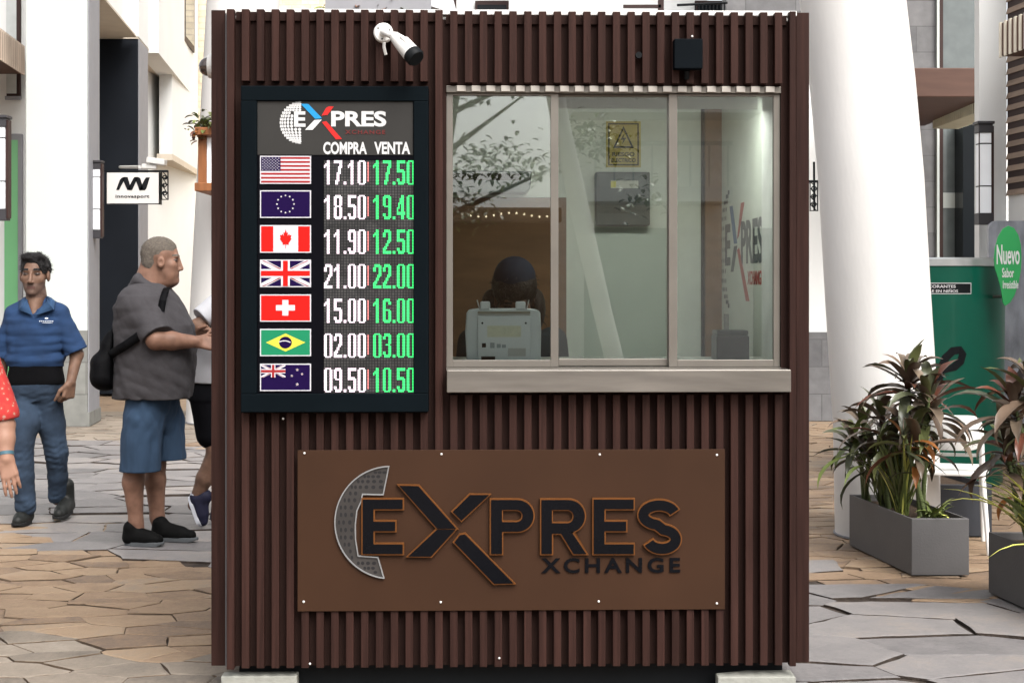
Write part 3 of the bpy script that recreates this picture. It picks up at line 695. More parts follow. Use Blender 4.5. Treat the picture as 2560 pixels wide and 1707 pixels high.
def digit(c):
    P = set()
    def r(c0, c1, r0, r1):
        for y in range(r0, r1 + 1):
            for x in range(c0, c1 + 1): P.add((x, y))
    def line(x0, y0, x1, y1, wd=2):
        for i in range(41):
            t = i / 40; x = x0 + (x1 - x0) * t; y = y0 + (y1 - y0) * t
            for k in range(wd): P.add((int(round(x)) + k, int(round(y))))
    T = lambda: r(1, 4, 0, 0) or r(1, 4, 1, 1)
    B = lambda: r(1, 4, 14, 15)
    if c == '0': r(1, 4, 0, 0); r(0, 1, 1, 14); r(4, 5, 1, 14); r(1, 4, 15, 15)
    elif c == '1': r(2, 3, 0, 15); r(1, 1, 2, 3); r(0, 0, 3, 4)
    elif c == '2': T(); r(4, 5, 1, 6); r(0, 1, 2, 4); line(4, 6, 0, 13); r(0, 5, 14, 15)
    elif c == '3': T(); r(4, 5, 1, 6); r(4, 5, 8, 14); r(2, 4, 7, 7); B(); r(0, 1, 2, 3); r(0, 1, 12, 13)
    elif c == '4': line(3, 0, 0, 10, 1); r(0, 5, 11, 12); r(3, 4, 0, 15); r(0, 0, 8, 12)
    elif c == '5': r(0, 5, 0, 1); r(0, 1, 0, 6); r(0, 4, 6, 7); r(4, 5, 7, 14); B(); r(0, 1, 12, 13)
    elif c == '6': T(); r(0, 1, 1, 14); r(1, 4, 7, 7); r(4, 5, 8, 14); r(4, 5, 2, 3); B()
    elif c == '7': r(0, 5, 0, 1); line(4, 2, 1, 15)
    elif c == '8': T(); B(); r(0, 1, 1, 6); r(4, 5, 1, 6); r(1, 4, 7, 7); r(0, 1, 8, 14); r(4, 5, 8, 14)
    elif c == '9': T(); r(0, 1, 1, 6); r(4, 5, 1, 14); r(1, 4, 7, 7); B(); r(0, 1, 12, 13)
    elif c == '.': r(0, 1, 14, 15)
    elif c == '|': r(0, 0, 1, 13)
    return P
rows = [('17.10', '17.50', 402), ('18.50', '19.40', 488.5), ('11.90', '12.50', 574.5), ('21.00', '22.00', 660.5), ('15.00', '16.00', 746.5), ('02.00', '03.00', 833), ('09.50', '10.50', 919)]
lp = (lx1 - lx0) / 64
M_lw = mat('led_white', (0.5, 0.5, 0.5), .4, emit=(1.0, 0.64, 0.86), estr=0.66); M_lg = mat('led_green', (0.05, 0.4, 0.15), .4, emit=(0.002, 0.85, 0.11), estr=0.62)
M_lr = mat('led_red_fringe', (0.4, 0.1, 0.1), .4, emit=(0.9, 0.3, 0.28), estr=0.5)
for txts, offs, mm, nm in ((0, (0, 7, 14, 17, 24), M_lw, 'white_figures'), (1, (35, 42, 49, 52, 59), M_lg, 'green_figures')):
    for row in rows:
        m = MB(KM); z1 = KZ(row[2], BF - 0.004); hgt = (KZ(row[2], BF) - KZ(row[2] + 60.5, BF)) / 16
        chars = list(row[txts]); lst = list(zip(chars, offs)) + ([('|', 31)] if txts == 0 else [])
        for ch, ox in lst:
            for (x, y) in digit(ch):
                if ox + x > 63: continue
                X = lx0 + (ox + x + 0.5) * lp; Z = z1 - (y + .5) * hgt
                mi = 1 if (txts == 0 and ch == '|') else 0
                m.face([(X - lp * .40, Z - hgt * .38), (X + lp * .40, Z - hgt * .38), (X + lp * .40, Z + hgt * .38), (X - lp * .40, Z + hgt * .38)], BF - 0.0045, mi)
        m.build(nm, [mm, M_lr], led)

# ------------------------------------------------------------------ brown sign plate with raised letters
px0, px1, pz0, pz1 = krect(744, 1125, 1812, 1522, -0.006)
sign = thing('kiosk_sign', 'brown sign plate with raised black letters and globe below the window', 'sign', loc=((px0 + px1) / 2, 0, pz0), frame=KM)
m = MB(KM); m.box(px0, px1, -0.008, -0.001, pz0, pz1)
m.build('sign_plate', mat('sign_brown', (0.034, 0.0155, 0.0080), 0.55, spec=0.12, var=0.12, scale=3), sign, bevel=0.001)
def RS(u, v): return K(700 + u / 2.0276, 1080 + v / 2.0276, -0.02)
for u, v in ((122, 108), (818, 113), (1622, 115), (2217, 117), (118, 862), (814, 864), (1617, 860), (2217, 870)):
    x, z = RS(u, v); m = MB(KM); m.ell((x, -0.009, z), (.0045, .003, .0045), nu=10, nv=6); m.build('screw', M_white, sign)
M_lb = mat('gloss_black', (0.0025, 0.003, 0.0045), 0.2, var=0.1, spec=0.12)
M_or = mat('copper_edge', (0.12, 0.042, 0.009), 0.45, metal=0.2, var=0.15)
def rl(pts): return [RS(*p) for p in pts]
def bowl(x0, y0, x1, y1, rr, n=8):      # right-rounded outline, clockwise in sign pixels
    ry = (y1 - y0) / 2; cy = (y0 + y1) / 2
    return [(x0, y0)] + [(x1 - rr + rr * math.sin(math.pi * i / (2 * n)), cy - ry * math.cos(math.pi * i / (2 * n))) for i in range(2 * n + 1)] + [(x0, y1)]
Eg = lambda x: [[(x, 340), (x + 202, 340), (x + 202, 388), (x + 54, 388), (x + 54, 452), (x + 164, 452), (x + 164, 499), (x + 54, 499), (x + 54, 567), (x + 202, 567), (x + 202, 615), (x, 615)]]
Pg = [[(1070, 342)] + bowl(1125, 342, 1285, 502, 82)[1:-1] + [(1125, 502), (1125, 615), (1070, 615)], bowl(1125, 392, 1230, 454, 32)]
Rg = [[(1325, 342)] + bowl(1380, 342, 1545, 506, 82)[1:-1] + [(1482, 510), (1552, 615), (1488, 615), (1425, 512), (1378, 512), (1378, 615), (1325, 615)], bowl(1378, 392, 1488, 460, 32)]
def sstroke():
    c = arc(1922, 418, 76, 49, 22, 270, 22) ; c = [(x, 836 - y) for x, y in c]         # upper bowl, y down
    d = arc(1938, 543, 70, 47, 90, -158, 22); d = [(x, 1086 - y) for x, y in d]
    # centre line from upper right to lower left
    up = [(1922 + 80 * math.cos(math.radians(a)), 418 - 49 * math.sin(math.radians(a))) for a in range(18, 262, 9)]
    dn = [(1936 + 70 * math.cos(math.radians(a)), 541 - 48 * math.sin(math.radians(a))) for a in range(84, -166, -9)]
    c = up + dn; L = []; Rr = []
    for i in range(len(c)):
        a, b = c[max(0, i - 1)], c[min(len(c) - 1, i + 1)]; dx, dy = b[0] - a[0], b[1] - a[1]; q = math.hypot(dx, dy); nx, ny = -dy / q, dx / q
        L.append((c[i][0] + nx * 25, c[i][1] + ny * 25)); Rr.append((c[i][0] - nx * 25, c[i][1] - ny * 25))
    return [L + Rr[::-1]]
X1 = [[(605, 270), (702, 272), (893, 487), (798, 487)]]; X2 = [[(796, 492), (890, 492), (766, 628), (650, 628)]]
X3 = [[(962, 317), (1060, 317), (920, 446), (876, 402)]]; X4 = [[(884, 556), (912, 520), (938, 516), (1184, 764), (1086, 766)]]
def grow(lp, o):                        # push an outline outwards (sign of o inwards for holes)
    n = len(lp); A = sum(lp[i][0] * lp[(i + 1) % n][1] - lp[(i + 1) % n][0] * lp[i][1] for i in range(n)); s = 1 if A > 0 else -1; out = []
    for i in range(n):
        p, q, r = lp[i - 1], lp[i], lp[(i + 1) % n]
        e1 = (q[0] - p[0], q[1] - p[1]); e2 = (r[0] - q[0], r[1] - q[1]); l1 = math.hypot(*e1) or 1; l2 = math.hypot(*e2) or 1
        n1 = (e1[1] / l1 * s, -e1[0] / l1 * s); n2 = (e2[1] / l2 * s, -e2[0] / l2 * s); b = (n1[0] + n2[0], n1[1] + n2[1]); q2 = b[0] ** 2 + b[1] ** 2
        k = 2 * o / max(q2, .8); out.append((q[0] + b[0] * k, q[1] + b[1] * k))
    return out
for nm, lps in (('E', Eg(420)), ('X', X1), ('X', X2), ('X', X3), ('X', X4), ('P', Pg), ('R', Rg), ('E', Eg(1590)), ('S', sstroke())):
    m = MB(KM); add_shape(m, [rl(l) for l in lps], -0.0245, 0.0015)
    o = m.build('letter', M_lb, sign, bevel=0.0008, seg=1)
    m = MB(KM); add_shape(m, [rl(grow(l, 7 if k == 0 else -5.5)) for k, l in enumerate(lps)], -0.0155, 0.0072)
    m.build('letter_return', M_or, o)
# crescent globe: pale rim, grey perforated face
out = [(560 + 285 * math.cos(math.radians(a)), 458 - 287 * math.sin(math.radians(a))) for a in range(91, 265, 4)] + [(530, 742)]
inn = [(498, 632), (398, 625), (385, 540), (384, 470), (392, 400), (414, 350), (420, 318), (525, 320)]
m = MB(KM); add_shape(m, [rl(out + inn), rl(grow(out + inn, -6))], -0.0135, 0.0050)
rim = m.build('globe_rim', mat('pale_metal', (0.20, 0.20, 0.20), .45, .2, var=.15), sign)
m = MB(KM); add_shape(m, [rl(grow(out + inn, -5))], -0.0105, 0.002)
m.build('globe_face', mat('globe_grey', (0.042, 0.038, 0.036), .42, .25, var=.35, scale=5), rim)
def inside(p, lp):
    r = False
    for i in range(len(lp)):
        a, b = lp[i], lp[i - 1]
        if (a[1] > p[1]) != (b[1] > p[1]) and p[0] < (b[0] - a[0]) * (p[1] - a[1]) / (b[1] - a[1]) + a[0]: r = not r
    return r
m = MB(KM); shrink = grow(out + inn, -19)
for j in range(-11, 12):
    la = j * 7.6
    for i in range(9):
        lo = -80 + i * 10.5
        x = 570 + 290 * math.cos(math.radians(la)) * math.sin(math.radians(lo)) + 8 * (j % 2); y = 458 - 290 * math.sin(math.radians(la))
        if not inside((x, y), shrink): continue
        c = RS(x, y); k = .00050
        m.face(arc(c[0], c[1], k * (13 * math.cos(math.radians(lo)) + 4), k * (13 * math.cos(math.radians(la)) + 4), 0, 330, 11), -0.0130)
m.build('globe_perforations', mat('hole_black', (0.012, 0.011, 0.012), .6), rim)
m = MB(KM); x0, z1 = RS(1325, 640); x1, z0 = RS(2030, 713); add_text(m, 'XCHANGE', x0, x1, z0, z1, -0.011, .0025, .025, spacing=1.32); m.build('small_lettering', M_lb, sign)

# ------------------------------------------------------------------ cameras and box on the booth
c = K(959, 84, -0.005); camb = thing('security_camera', 'white bullet security camera on a round base above the rate board', 'camera', loc=(c[0], 0, c[1]), frame=KM)
m = MB(KM); m.tube([(c[0], 0, c[1]), (c[0], -0.02, c[1]), (c[0], -0.024, c[1])], [.036, .036, .031], 28); m.build('base', M_white, camb)
for a in (20, 140, 260): m = MB(KM); m.ell((c[0] + .024 * math.cos(math.radians(a)), -.025, c[1] + .024 * math.sin(math.radians(a))), .003, nu=8, nv=5); m.build('base_screw', M_black, camb)
e0 = K(990, 95, -0.09); e1 = K(1030, 136, -0.15); e2 = K(1042, 148, -0.165)
m = MB(KM); m.tube([(c[0], -.02, c[1]), (c[0] + .006, -.05, c[1] - .004), (e0[0] - .006, -.085, e0[1] + .004)], [.014, .013, .012], 14); m.build('arm', M_white, camb)
A, Bv = Vector((e0[0] - .014, -.085, e0[1] + .014)), Vector((e1[0], -.15, e1[1]))
m = MB(KM); m.tube([A, A.lerp(Bv, .12), A.lerp(Bv, .35), A.lerp(Bv, .7), Bv], [.010, .019, .025, .030, .033], 20)
hb = m.build('housing', M_white, camb)
m = MB(KM); d_ = (Bv - A).normalized(); m.tube([Bv - d_ * .001, Bv + d_ * .022, Bv + d_ * .030], [.0335, .0345, .029], 20); m.build('lens_hood', M_black, hb)
m = MB(KM); m.obox(Bv - d_ * .02 + Vector((.0, -.001, .030)), (.035, .02, .003), d_.to_track_quat('X', 'Z').to_matrix()); m.build('sun_shield', M_white, hb)
x, z = K(965, 108); m = MB(KM); m.tube([(x - .006, -.012, z + .02), (x - .006, -.02, z - .02), (x, -.012, z - .045)], .006, 10); m.build('cable', M_white, camb)
# dome camera on the side
c = K(508, 166, 0.22); dome = thing('dome_camera', 'white dome camera with dark ball on the booth corner beside the pale street', 'camera', loc=(pl0, .22, c[1]), frame=KM)
m = MB(KM); xw = pl0
m.tube([(xw + .001, .22, c[1] - .0), (xw - .02, .22, c[1]), (xw - .034, .22, c[1])], [.052, .050, .044], 26); m.build('base', M_white, dome)
m = MB(KM); m.ell((xw - .036, .22, c[1] - .002), (.036, .036, .036)); m.build('dome', mat('dome_dark', (.05, .035, .03), .08, .3, coat=1.0), dome)
c = K(2030, 222, 0.3); sc2 = thing('security_camera', 'small white camera on the booth corner against the white column', 'camera', loc=(pr1, .3, c[1]), frame=KM)
m = MB(KM); m.box(pr1 - .002, pr1 + .008, .28, .32, c[1] + .02, c[1] + .075); m.build('bracket', M_white, sc2)
x = pr1 + .016; m = MB(KM); m.tube([(x, .3, c[1] + .052), (x, .3, c[1] + .045), (x, .3, c[1] - .04)], [.008, .020, .021], 18); o = m.build('housing', M_white, sc2)
m = MB(KM); m.tube([(x, .3, c[1] - .041), (x, .3, c[1] - .049), (x, .3, c[1] - .056)], [.0215, .021, .014], 18); m.build('lens_hood', M_black, o)
# black box lamp above the window
r = krect(1686, 97, 1757, 172, -0.05); bxo = thing('black_box', 'square black lamp box fixed to the slats above the right window', 'lamp box', loc=((r[0] + r[1]) / 2, 0, r[2]), frame=KM)
m = MB(KM); m.box(r[0], r[1], -.05, .0, r[2], r[3]); m.build('housing', mat('box_black', (.003, .0045, .006), .55, spec=.03), bxo, bevel=.003)
m = MB(KM); m.tube([((r[0] + r[1]) / 2, -.01, r[2] - .001), ((r[0] + r[1]) / 2, .004, r[2] - .03)], .010, 10); m.build('cable', M_black, bxo)

# ------------------------------------------------------------------ things inside the booth
yo = .13
r = krect(1163, 774, 1353, 904, yo); zc = czt
bc = thing('banknote_counter', 'pale blue grey banknote counter seen from behind in the left window', 'money counter', loc=((r[0] + r[1]) / 2, yo, zc), frame=KM)
M_bc = mat('counter_blue', (0.64, 0.68, 0.72), .45, var=.04)
U = lambda u, v, y=yo: K(1090 + u / 3.92, 600 + v / 3.92, y)
m = MB(KM)
pf = [U(300, 1178), U(285, 900), U(297, 720), U(320, 688), (U(400, 676)), U(920, 676), U(1010, 690), U(1026, 720), U(1034, 900), U(1028, 1178)]
pf = [(x, max(z, zc)) for x, z in pf]; m.plate(pf, yo + .02, yo + .19)
o_ = m.build('body', M_bc, bc, bevel=.006)
m = MB(KM); a = U(408, 745); b = U(928, 1178); m.box(a[0], b[0], yo, yo + .0195, zc + .001, a[1]); m.build('rear_panel', M_bc, bc, bevel=.002)
m = MB(KM); a = U(408, 700); b = U(925, 722); m.box(a[0], b[0], yo + .004, yo + .0195, b[1], a[1], 0); a = U(408, 726); b = U(925, 742); m.box(a[0], b[0], yo + .002, yo + .0195, b[1], a[1], 1)
m.build('note_slot', [mat('slot_dark', (.25, .24, .2), .3, .5), M_pw], bc)
for u0, u1 in ((432, 530), (780, 880)):
    m = MB(KM); a = U(u0, 602); b = U(u1, 682); m.box(a[0], b[0], yo + .01, yo + .03, b[1], a[1]); m.build('guide', M_bc, bc, bevel=.006)
for u0, u1 in ((402, 428), (912, 888)):
    m = MB(KM); a = U(u0, 588); b = U(u1, 680); m.tube([(a[0], yo + .02, a[1]), (b[0], yo + .02, b[1])], .0025, 8); m.build('prong', M_pw, bc)
m = MB(KM); a = U(502, 840); b = U(833, 950); m.box(a[0], b[0], yo - .001, yo, b[1], a[1]); a = U(705, 1060); b = U(880, 1138); m.box(a[0], b[0], yo - .001, yo, b[1], a[1], 1)
m.build('label_plate', [mat('label_cream', (.62, .62, .5), .6, var=.1, scale=60), M_pw], bc)
m = MB(KM)
for q in ((450, 1010, 490, 1052), (443, 1140, 580, 1176)): a = U(q[0], q[1]); b = U(q[2], q[3]); m.box(a[0], b[0], yo - .0012, yo, b[1], a[1])
for q in ((454, 814), (880, 814)): a = U(*q); m.tube([(a[0], yo - .0015, a[1]), (a[0], yo, a[1])], .004, 10)
m.build('socket', M_black, bc)
m = MB(KM)
for q in ((530, 1005, 574, 1058), (595, 1018, 635, 1056), (645, 1024, 685, 1056)): a = U(q[0], q[1]); b = U(q[2], q[3]); m.box(a[0], b[0], yo - .0012, yo, b[1], a[1])
m.build('switch', mat('switch_grey', (.30, .34, .38), .5), bc)
# card terminal
yo = .22; r = krect(1792, 826, 1874, 905, yo)
ct = thing('card_terminal', 'black printer terminal on the counter behind the right window', 'terminal', loc=((r[0] + r[1]) / 2, yo, czt), frame=KM)
M_tb = mat('terminal_black', (.014, .018, .022), .3)
m = MB(KM); m.box(r[0], r[1], yo, yo + .14, czt, r[3] - .02); m.build('body', M_tb, ct, bevel=.006)
m = MB(KM); m.prism([(r[0] + .002, yo + .01), (r[1] - .002, yo + .01), (r[1] - .002, yo + .13), (r[0] + .002, yo + .13)], r[3] - .0195, r[3]); m.build('lid', mat('terminal_lid', (.03, .04, .045), .2), ct, bevel=.005)
a = K(1811, 785, yo + .1); b = K(1822, 826, yo + .1); m = MB(KM); m.box(a[0], b[0], yo + .10, yo + .115, r[3], a[1]); m.build('paper_slip', mat('slip_grey', (.2, .2, .19), .6), ct)
# warning sign, dark cabinet, air conditioner, tube lamp, wall logo
r = krect(1515, 304, 1602, 419, IY - .002)
ws = thing('warning_sign', 'yellow electrical hazard sign on the booth back wall above the dark cabinet', 'sign', loc=((r[0] + r[1]) / 2, IY, r[2]), frame=KM)
m = MB(KM); m.box(r[0], r[1], IY - .004, IY - .0005, r[2], r[3]); m.build('plate', mat('hazard_yellow', (.42, .34, .09), .5), ws)
m = MB(KM); w_, h_ = r[1] - r[0], r[3] - r[2]; q = lambda u, v: (r[0] + u * w_, r[2] + v * h_)
add_shape(m, [[q(.06, .04), q(.94, .04), q(.94, .96), q(.06, .96)], [q(.1, .07), q(.9, .07), q(.9, .93), q(.1, .93)]], IY - .0055, .0006)
add_shape(m, [[q(.5, .9), q(.2, .42), q(.8, .42)], [q(.5, .82), q(.28, .46), q(.72, .46)]], IY - .0055, .0006)
m.plate([q(.52, .74), q(.42, .6), q(.5, .6), q(.46, .5), q(.58, .64), q(.5, .64)], IY - .0061, IY - .005)
a, b = q(.18, .24), q(.82, .33); add_text(m, 'RIESGO', a[0], b[0], a[1], b[1], IY - .0055, .0006, .03)
a, b = q(.15, .11), q(.85, .20); add_text(m, 'ELECTRICO', a[0], b[0], a[1], b[1], IY - .0055, .0006, .03)
m.build('lettering', M_black, ws)
r = krect(1490, 430, 1625, 564, IY - .09)
cb_ = thing('wall_cabinet', 'dark grey electrical cabinet on the booth back wall below the yellow sign', 'cabinet', loc=((r[0] + r[1]) / 2, IY, r[2]), frame=KM)
m = MB(KM); m.box(r[0], r[1], IY - .09, IY - .001, r[2], r[3]); m.build('housing', mat('cabinet_dark', (.05, .065, .065), .4), cb_, bevel=.006)
m = MB(KM); m.box(r[0] + .012, r[1] - .012, IY - .094, IY - .0905, r[2] + .06, r[3] - .012); m.build('door', mat('cabinet_door', (.035, .05, .052), .3), cb_, bevel=.002)
a = krect(1527, 452, 1596, 471, IY - .095); m = MB(KM); m.box(a[0], a[1], IY - .0965, IY - .0945, a[2], a[3]); m.box(a[0] - .0, a[0] + .025, IY - .0975, IY - .0966, a[2] + .003, a[3] - .003, 1); m.build('label_plate', [mat('label_grey', (.42, .43, .38), .5), mat('label_yellow', (.5, .45, .08), .5)], cb_)
r = krect(1040, 427, 1330, 482, IY - .2)
ac = thing('air_conditioner', 'long dark green wall unit above the wooden board inside the booth', 'wall unit', loc=((r[0] + r[1]) / 2, IY, r[2]), frame=KM)
m = MB(KM); m.plate([(r[0], r[2]), (r[1] - .03, r[2]), (r[1] - .008, r[2] + .02), (r[1], r[3]), (r[0], r[3])], IY - .2, IY - .001); m.build('housing', mat('unit_green', (.10, .13, .12), .4), ac, bevel=.006)
m = MB(KM); m.box(r[0] + .02, r[1] - .05, IY - .204, IY - .2005, r[3] - .045, r[3] - .012); m.build('vent', M_black, ac)
a = krect(1395, 262, 1940, 275, .45)
tl = thing('tube_light', 'lit white tube lamp under the booth ceiling behind the window top', 'lamp', loc=((a[0] + a[1]) / 2, .45, a[2]), frame=KM)
m = MB(KM); m.box(a[0], ix1 - .06, .43, .433, a[2], a[3] + .045); m.box(a[0], ix1 - .06, .433, .62, a[3] + .03, a[3] + .045); m.tube([(ix1 - .3, .47, a[3] + .03), (ix1 - .3, .47, IZ1)], .006, 8); m.tube([(a[0] + .2, .47, a[3] + .03), (a[0] + .2, .47, IZ1)], .006, 8); m.build('fitting', M_white, tl)
for yy in (.50, .57):
    m = MB(KM); m.tube([(a[0] + .01, yy, a[3] + .014), (ix1 - .07, yy, a[3] + .014)], .013, 12); m.build('tube', mat('tube_glow', (.8, .8, .8), .4, emit=(1, .98, .92), estr=16.0), tl)
# logo on the right interior wall: built in the wall's own plane
def on_wall(u, z): return u            # u runs from far to near
lg = thing('wall_logo', 'large printed exchange logo on the white side wall inside the booth', 'wall logo', loc=(ix1, 1.0, 1.3), frame=KM)
def side(px):                         # depth inside the booth of a photo column on the right wall
    lo, hi = 0.1, 1.7
    for _ in range(40):
        mid = (lo + hi) / 2
        if KX(px, mid) > ix1: hi = mid
        else: lo = mid
    return lo
WM = KM @ Matrix(((0, 1, 0, ix1 - .003), (-1, 0, 0, 0), (0, 0, 1, 0), (0, 0, 0, 1)))   # local x = -depth, local y = out of the wall
q0, q1 = -side(1806), -side(1900)
za, zb2 = KZ(548, .95), KZ(660, .95)
M_lk = mat('logo_grey', (.10, .11, .12), .5); 
m = MB(WM); add_text(m, 'E', q0 + .10, q0 + .24, zb2, za, 0, .0006, .03); m.build('lettering', M_lk, lg); m = MB(WM); add_text(m, 'PRES', q0 + .52, q0 + 1.02, zb2, za, 0, .0006, .03); m.build('lettering', M_lk, lg)
m = MB(WM); zt2, zm, zbb = za + .08, (za + zb2) / 2, zb2 - .16
m.plate([(q0 + .22, zt2), (q0 + .30, zt2), (q0 + .42, zm), (q0 + .34, zm)], -.0006, .0006, 0); m.plate([(q0 + .25, zb2 - .03), (q0 + .32, zb2 - .03), (q0 + .42, zm - .01), (q0 + .34, zm - .01)], -.0006, .0006, 1)
m.plate([(q0 + .42, zm + .02), (q0 + .52, zt2), (q0 + .60, zt2), (q0 + .46, zm + .03)], -.0006, .0006, 2); m.plate([(q0 + .42, zm - .03), (q0 + .47, zm - .02), (q0 + .72, zbb), (q0 + .64, zbb)], -.0006, .0006, 2)
m.build('cross_emblem', [mat('logo_blue', (.08, .16, .30), .5), M_lk, mat('logo_red', (.40, .07, .06), .5)], lg)
m = MB(WM)
for j in range(-7, 8):
    for i in range(5):
        la, lo = j * 11, -82 + i * 13
        x = q0 + .24 + .30 * math.cos(math.radians(la)) * math.sin(math.radians(lo)); z = zm - .02 + .27 * math.sin(math.radians(la))
        m.face(arc(x, z, .011 * math.cos(math.radians(lo)) + .003, .012, 0, 315, 7), .0)
m.build('globe_emblem', M_lk, lg)
m = MB(WM); add_text(m, 'XCHANGE', q0 + .68, q0 + 1.02, zb2 - .09, zb2 - .03, 0, .0006, .01); m.build('subtitle_lettering', mat('logo_red', (.40, .07, .06), .5), lg)

# ------------------------------------------------------------------ buildings along the street
DX = -0.1135                       # the street drifts to the left as it runs away
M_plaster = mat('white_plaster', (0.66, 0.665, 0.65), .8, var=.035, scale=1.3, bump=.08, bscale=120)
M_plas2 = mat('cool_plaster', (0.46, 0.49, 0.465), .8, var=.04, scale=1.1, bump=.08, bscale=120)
M_grey = mat('grey_paint', (0.23, 0.23, 0.245), .7, var=.06)
M_dark = mat('charcoal_cladding', (0.0085, 0.0105, 0.0145), .65, var=.15, scale=2, spec=.1)
M_soffit = mat('tan_soffit', (0.50, 0.44, 0.36), .8, var=.06)
M_wood2 = mat('slat_wood', (0.09, 0.045, 0.03), .6, var=.25, scale=3, stretch=(8, 8, 1), island=.2)
M_woodl = mat('pale_slat', (0.52, 0.42, 0.34), .6, var=.15, scale=3, island=.1)
M_dkbrown = mat('dark_brown_metal', (0.030, 0.014, 0.012), .5, var=.15)
M_stone = tile_mat('stone_dado', (.17, .17, .155), (.13, .128, .12), (.10, .098, .09), .62, .34, .006, .75)
M_stoneb = tile_mat('grey_stone_tiles', (.135, .132, .134), (.095, .094, .097), (.08, .08, .08), .55, .30, .006, .7)
M_brick = tile_mat('cream_brick', (.66, .57, .42), (.56, .47, .34), (.50, .43, .33), .34, .11, .012, .85, bump=.6)
M_frost = mat('green_glass_door', (.17, .42, .20), .15, var=.06, scale=1.5)
M_gl = mat('shop_glass', (.11, .125, .125), .08, var=.15, spec=.4)
M_gl2 = mat('dark_shop_glass', (.006, .008, .010), .12, var=.1, spec=.15)
def slab(mb, xl, xr, d, dep, z0, z1, mi=0, dx=DX):       # front edge from photo columns xl..xr at distance d, runs along the street
    a, b = PX(xl, d), PX(xr, d)
    mb.prism([(a, d), (b, d), (b + dx * dep, d + dep), (a + dx * dep, d + dep)], z0, z1, mi)

sb = thing('shop_building', 'white shop building on the left with stepped charcoal fins and stone foot', 'building', loc=(PX(64, 15.7), 15.7, 0))
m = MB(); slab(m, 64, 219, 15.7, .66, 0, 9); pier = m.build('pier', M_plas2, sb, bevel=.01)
m = MB(); a, b = PX(64, 15.7), PX(219, 15.7); m.box(a - .012, b + .004, 15.67, 15.699, .002, PZ(826, 15.7)); m.build('stone_foot', M_stone, pier)
m = MB(); m.prism([(b + .004, 15.70), (b + .016, 15.70), (b + .016 + DX * .67, 16.37), (b + .004 + DX * .67, 16.37)], .15, 9); m.build('side_panel', M_grey, pier)
m = MB(); m.prism([(b + .005, 15.66), (b + .03, 15.66), (b + .03 + DX * .75, 16.41), (b + .005 + DX * .75, 16.41)], .002, .149); m.build('side_foot', M_stone, pier)
zf = PZ(98, 20.3)
m = MB(); slab(m, 246, 345, 20.3, .95, 0, zf); f1 = m.build('fin', M_dark, sb, bevel=.01)
bb = PX(345, 20.3); m = MB(); m.prism([(bb + .001, 20.31), (bb + .012, 20.31), (bb + .012 + DX * .93, 21.24), (bb + .001 + DX * .93, 21.24)], .01, zf - .002); m.build('side_panel', M_grey, f1)
m = MB(); slab(m, 362, 397, 25.0, 1.3, 0, PZ(190, 25)); f2 = m.build('fin', M_dark, sb, bevel=.01)
bb = PX(397, 25); m = MB(); m.prism([(bb + .001, 25.01), (bb + .012, 25.01), (bb + .012 + DX * 1.28, 26.29), (bb + .001 + DX * 1.28, 26.29)], .01, PZ(190, 25) - .002); m.build('side_panel', M_grey, f2)
m = MB(); m.box(-22, -5.75, 17.6, 27, 0, zf); m.build('shop_wall', M_plaster, sb)
m = MB(); m.box(-5.749, -6.3, 22.3, 27, 0, zf) if False else m.box(-6.9, -6.32, 27.01, 27.4, 0, zf); m.build('recess_wall', M_plaster, sb)
# upper storey above the fins, with a tan underside
m = MB(); slab(m, 290, 346, 20.28, 8, zf + .03, 11); slab(m, -200, 230, 17.7, 10, zf + .03, 11); m.build('upper_wall', M_plaster, sb)
m = MB(); slab(m, 240, 345, 20.29, 7.9, zf + .002, zf + .029); slab(m, 100, 244, 17.0, 3.2, zf + .002, zf + .028); m.build('soffit', M_soffit, sb)
m = MB(); slab(m, 345, 396, 21.4, 5.2, zf - .02, 11); m.build('upper_wall', M_plaster, sb)
m = MB(); slab(m, 398, 430, 23.6, 3.3, PZ(385, 23.6), 11, dx=-.087); m.build('bay', M_plaster, sb)
m = MB(); slab(m, 392, 431, 23.58, 3.34, PZ(385, 23.6) - .1, PZ(385, 23.6) - .002, dx=-.087); m.build('bay_sill', M_soffit, sb)
# windows of the bay, seen edge on
bx_ = lambda d: PX(430, 23.6) - .087 * (d - 23.6)
for d0, d1, yt, yb in ((23.9, 24.5, -60, 60), (24.9, 26.2, -60, 105)):
    m = MB(); m.prism([(bx_(d0) + .001, d0), (bx_(d0) + .03, d0), (bx_(d1) + .03, d1), (bx_(d1) + .001, d1)], PZ(yb, 25), PZ(yt, 25)); o = m.build('window', M_dkbrown, sb)
    m = MB(); m.prism([(bx_(d0 + .1) + .0305, d0 + .1), (bx_(d0 + .1) + .034, d0 + .1), (bx_(d1 - .1) + .034, d1 - .1), (bx_(d1 - .1) + .0305, d1 - .1)], PZ(yb, 25) + .1, PZ(yt, 25) - .1); m.build('pane', M_gl, o)
# window and green door left of the pier
d = 17.0
m = MB(); slab(m, -700, 66, 17.0, .55, 0, 11); m.build('side_wall', M_plaster, sb)
m = MB(); m.box(PX(19, d), PX(54, d), d - .05, d - .001, PZ(250, d), PZ(-60, d)); wn = m.build('window', M_dkbrown, sb, bevel=.01)
m = MB(); m.box(PX(20, d), PX(45, d), d - .058, d - .0505, PZ(236, d), PZ(-60, d)); m.build('pane', mat('grey_pane', (.45, .47, .46), .1), wn)
m = MB(); m.box(PX(18, d), PX(56, d), d - .08, d - .051, PZ(252, d), PZ(243, d)); m.build('sill', M_grey, wn)
m = MB(); m.box(PX(20, d), PX(59, d), d - .06, d - .001, 0.01, PZ(336, d)); dr = m.build('door', M_grey, sb, bevel=.01)
m = MB(); m.box(PX(16, d), PX(49, d), d - .068, d - .0605, 0.05, PZ(352, d)); m.build('pane', M_frost, dr)
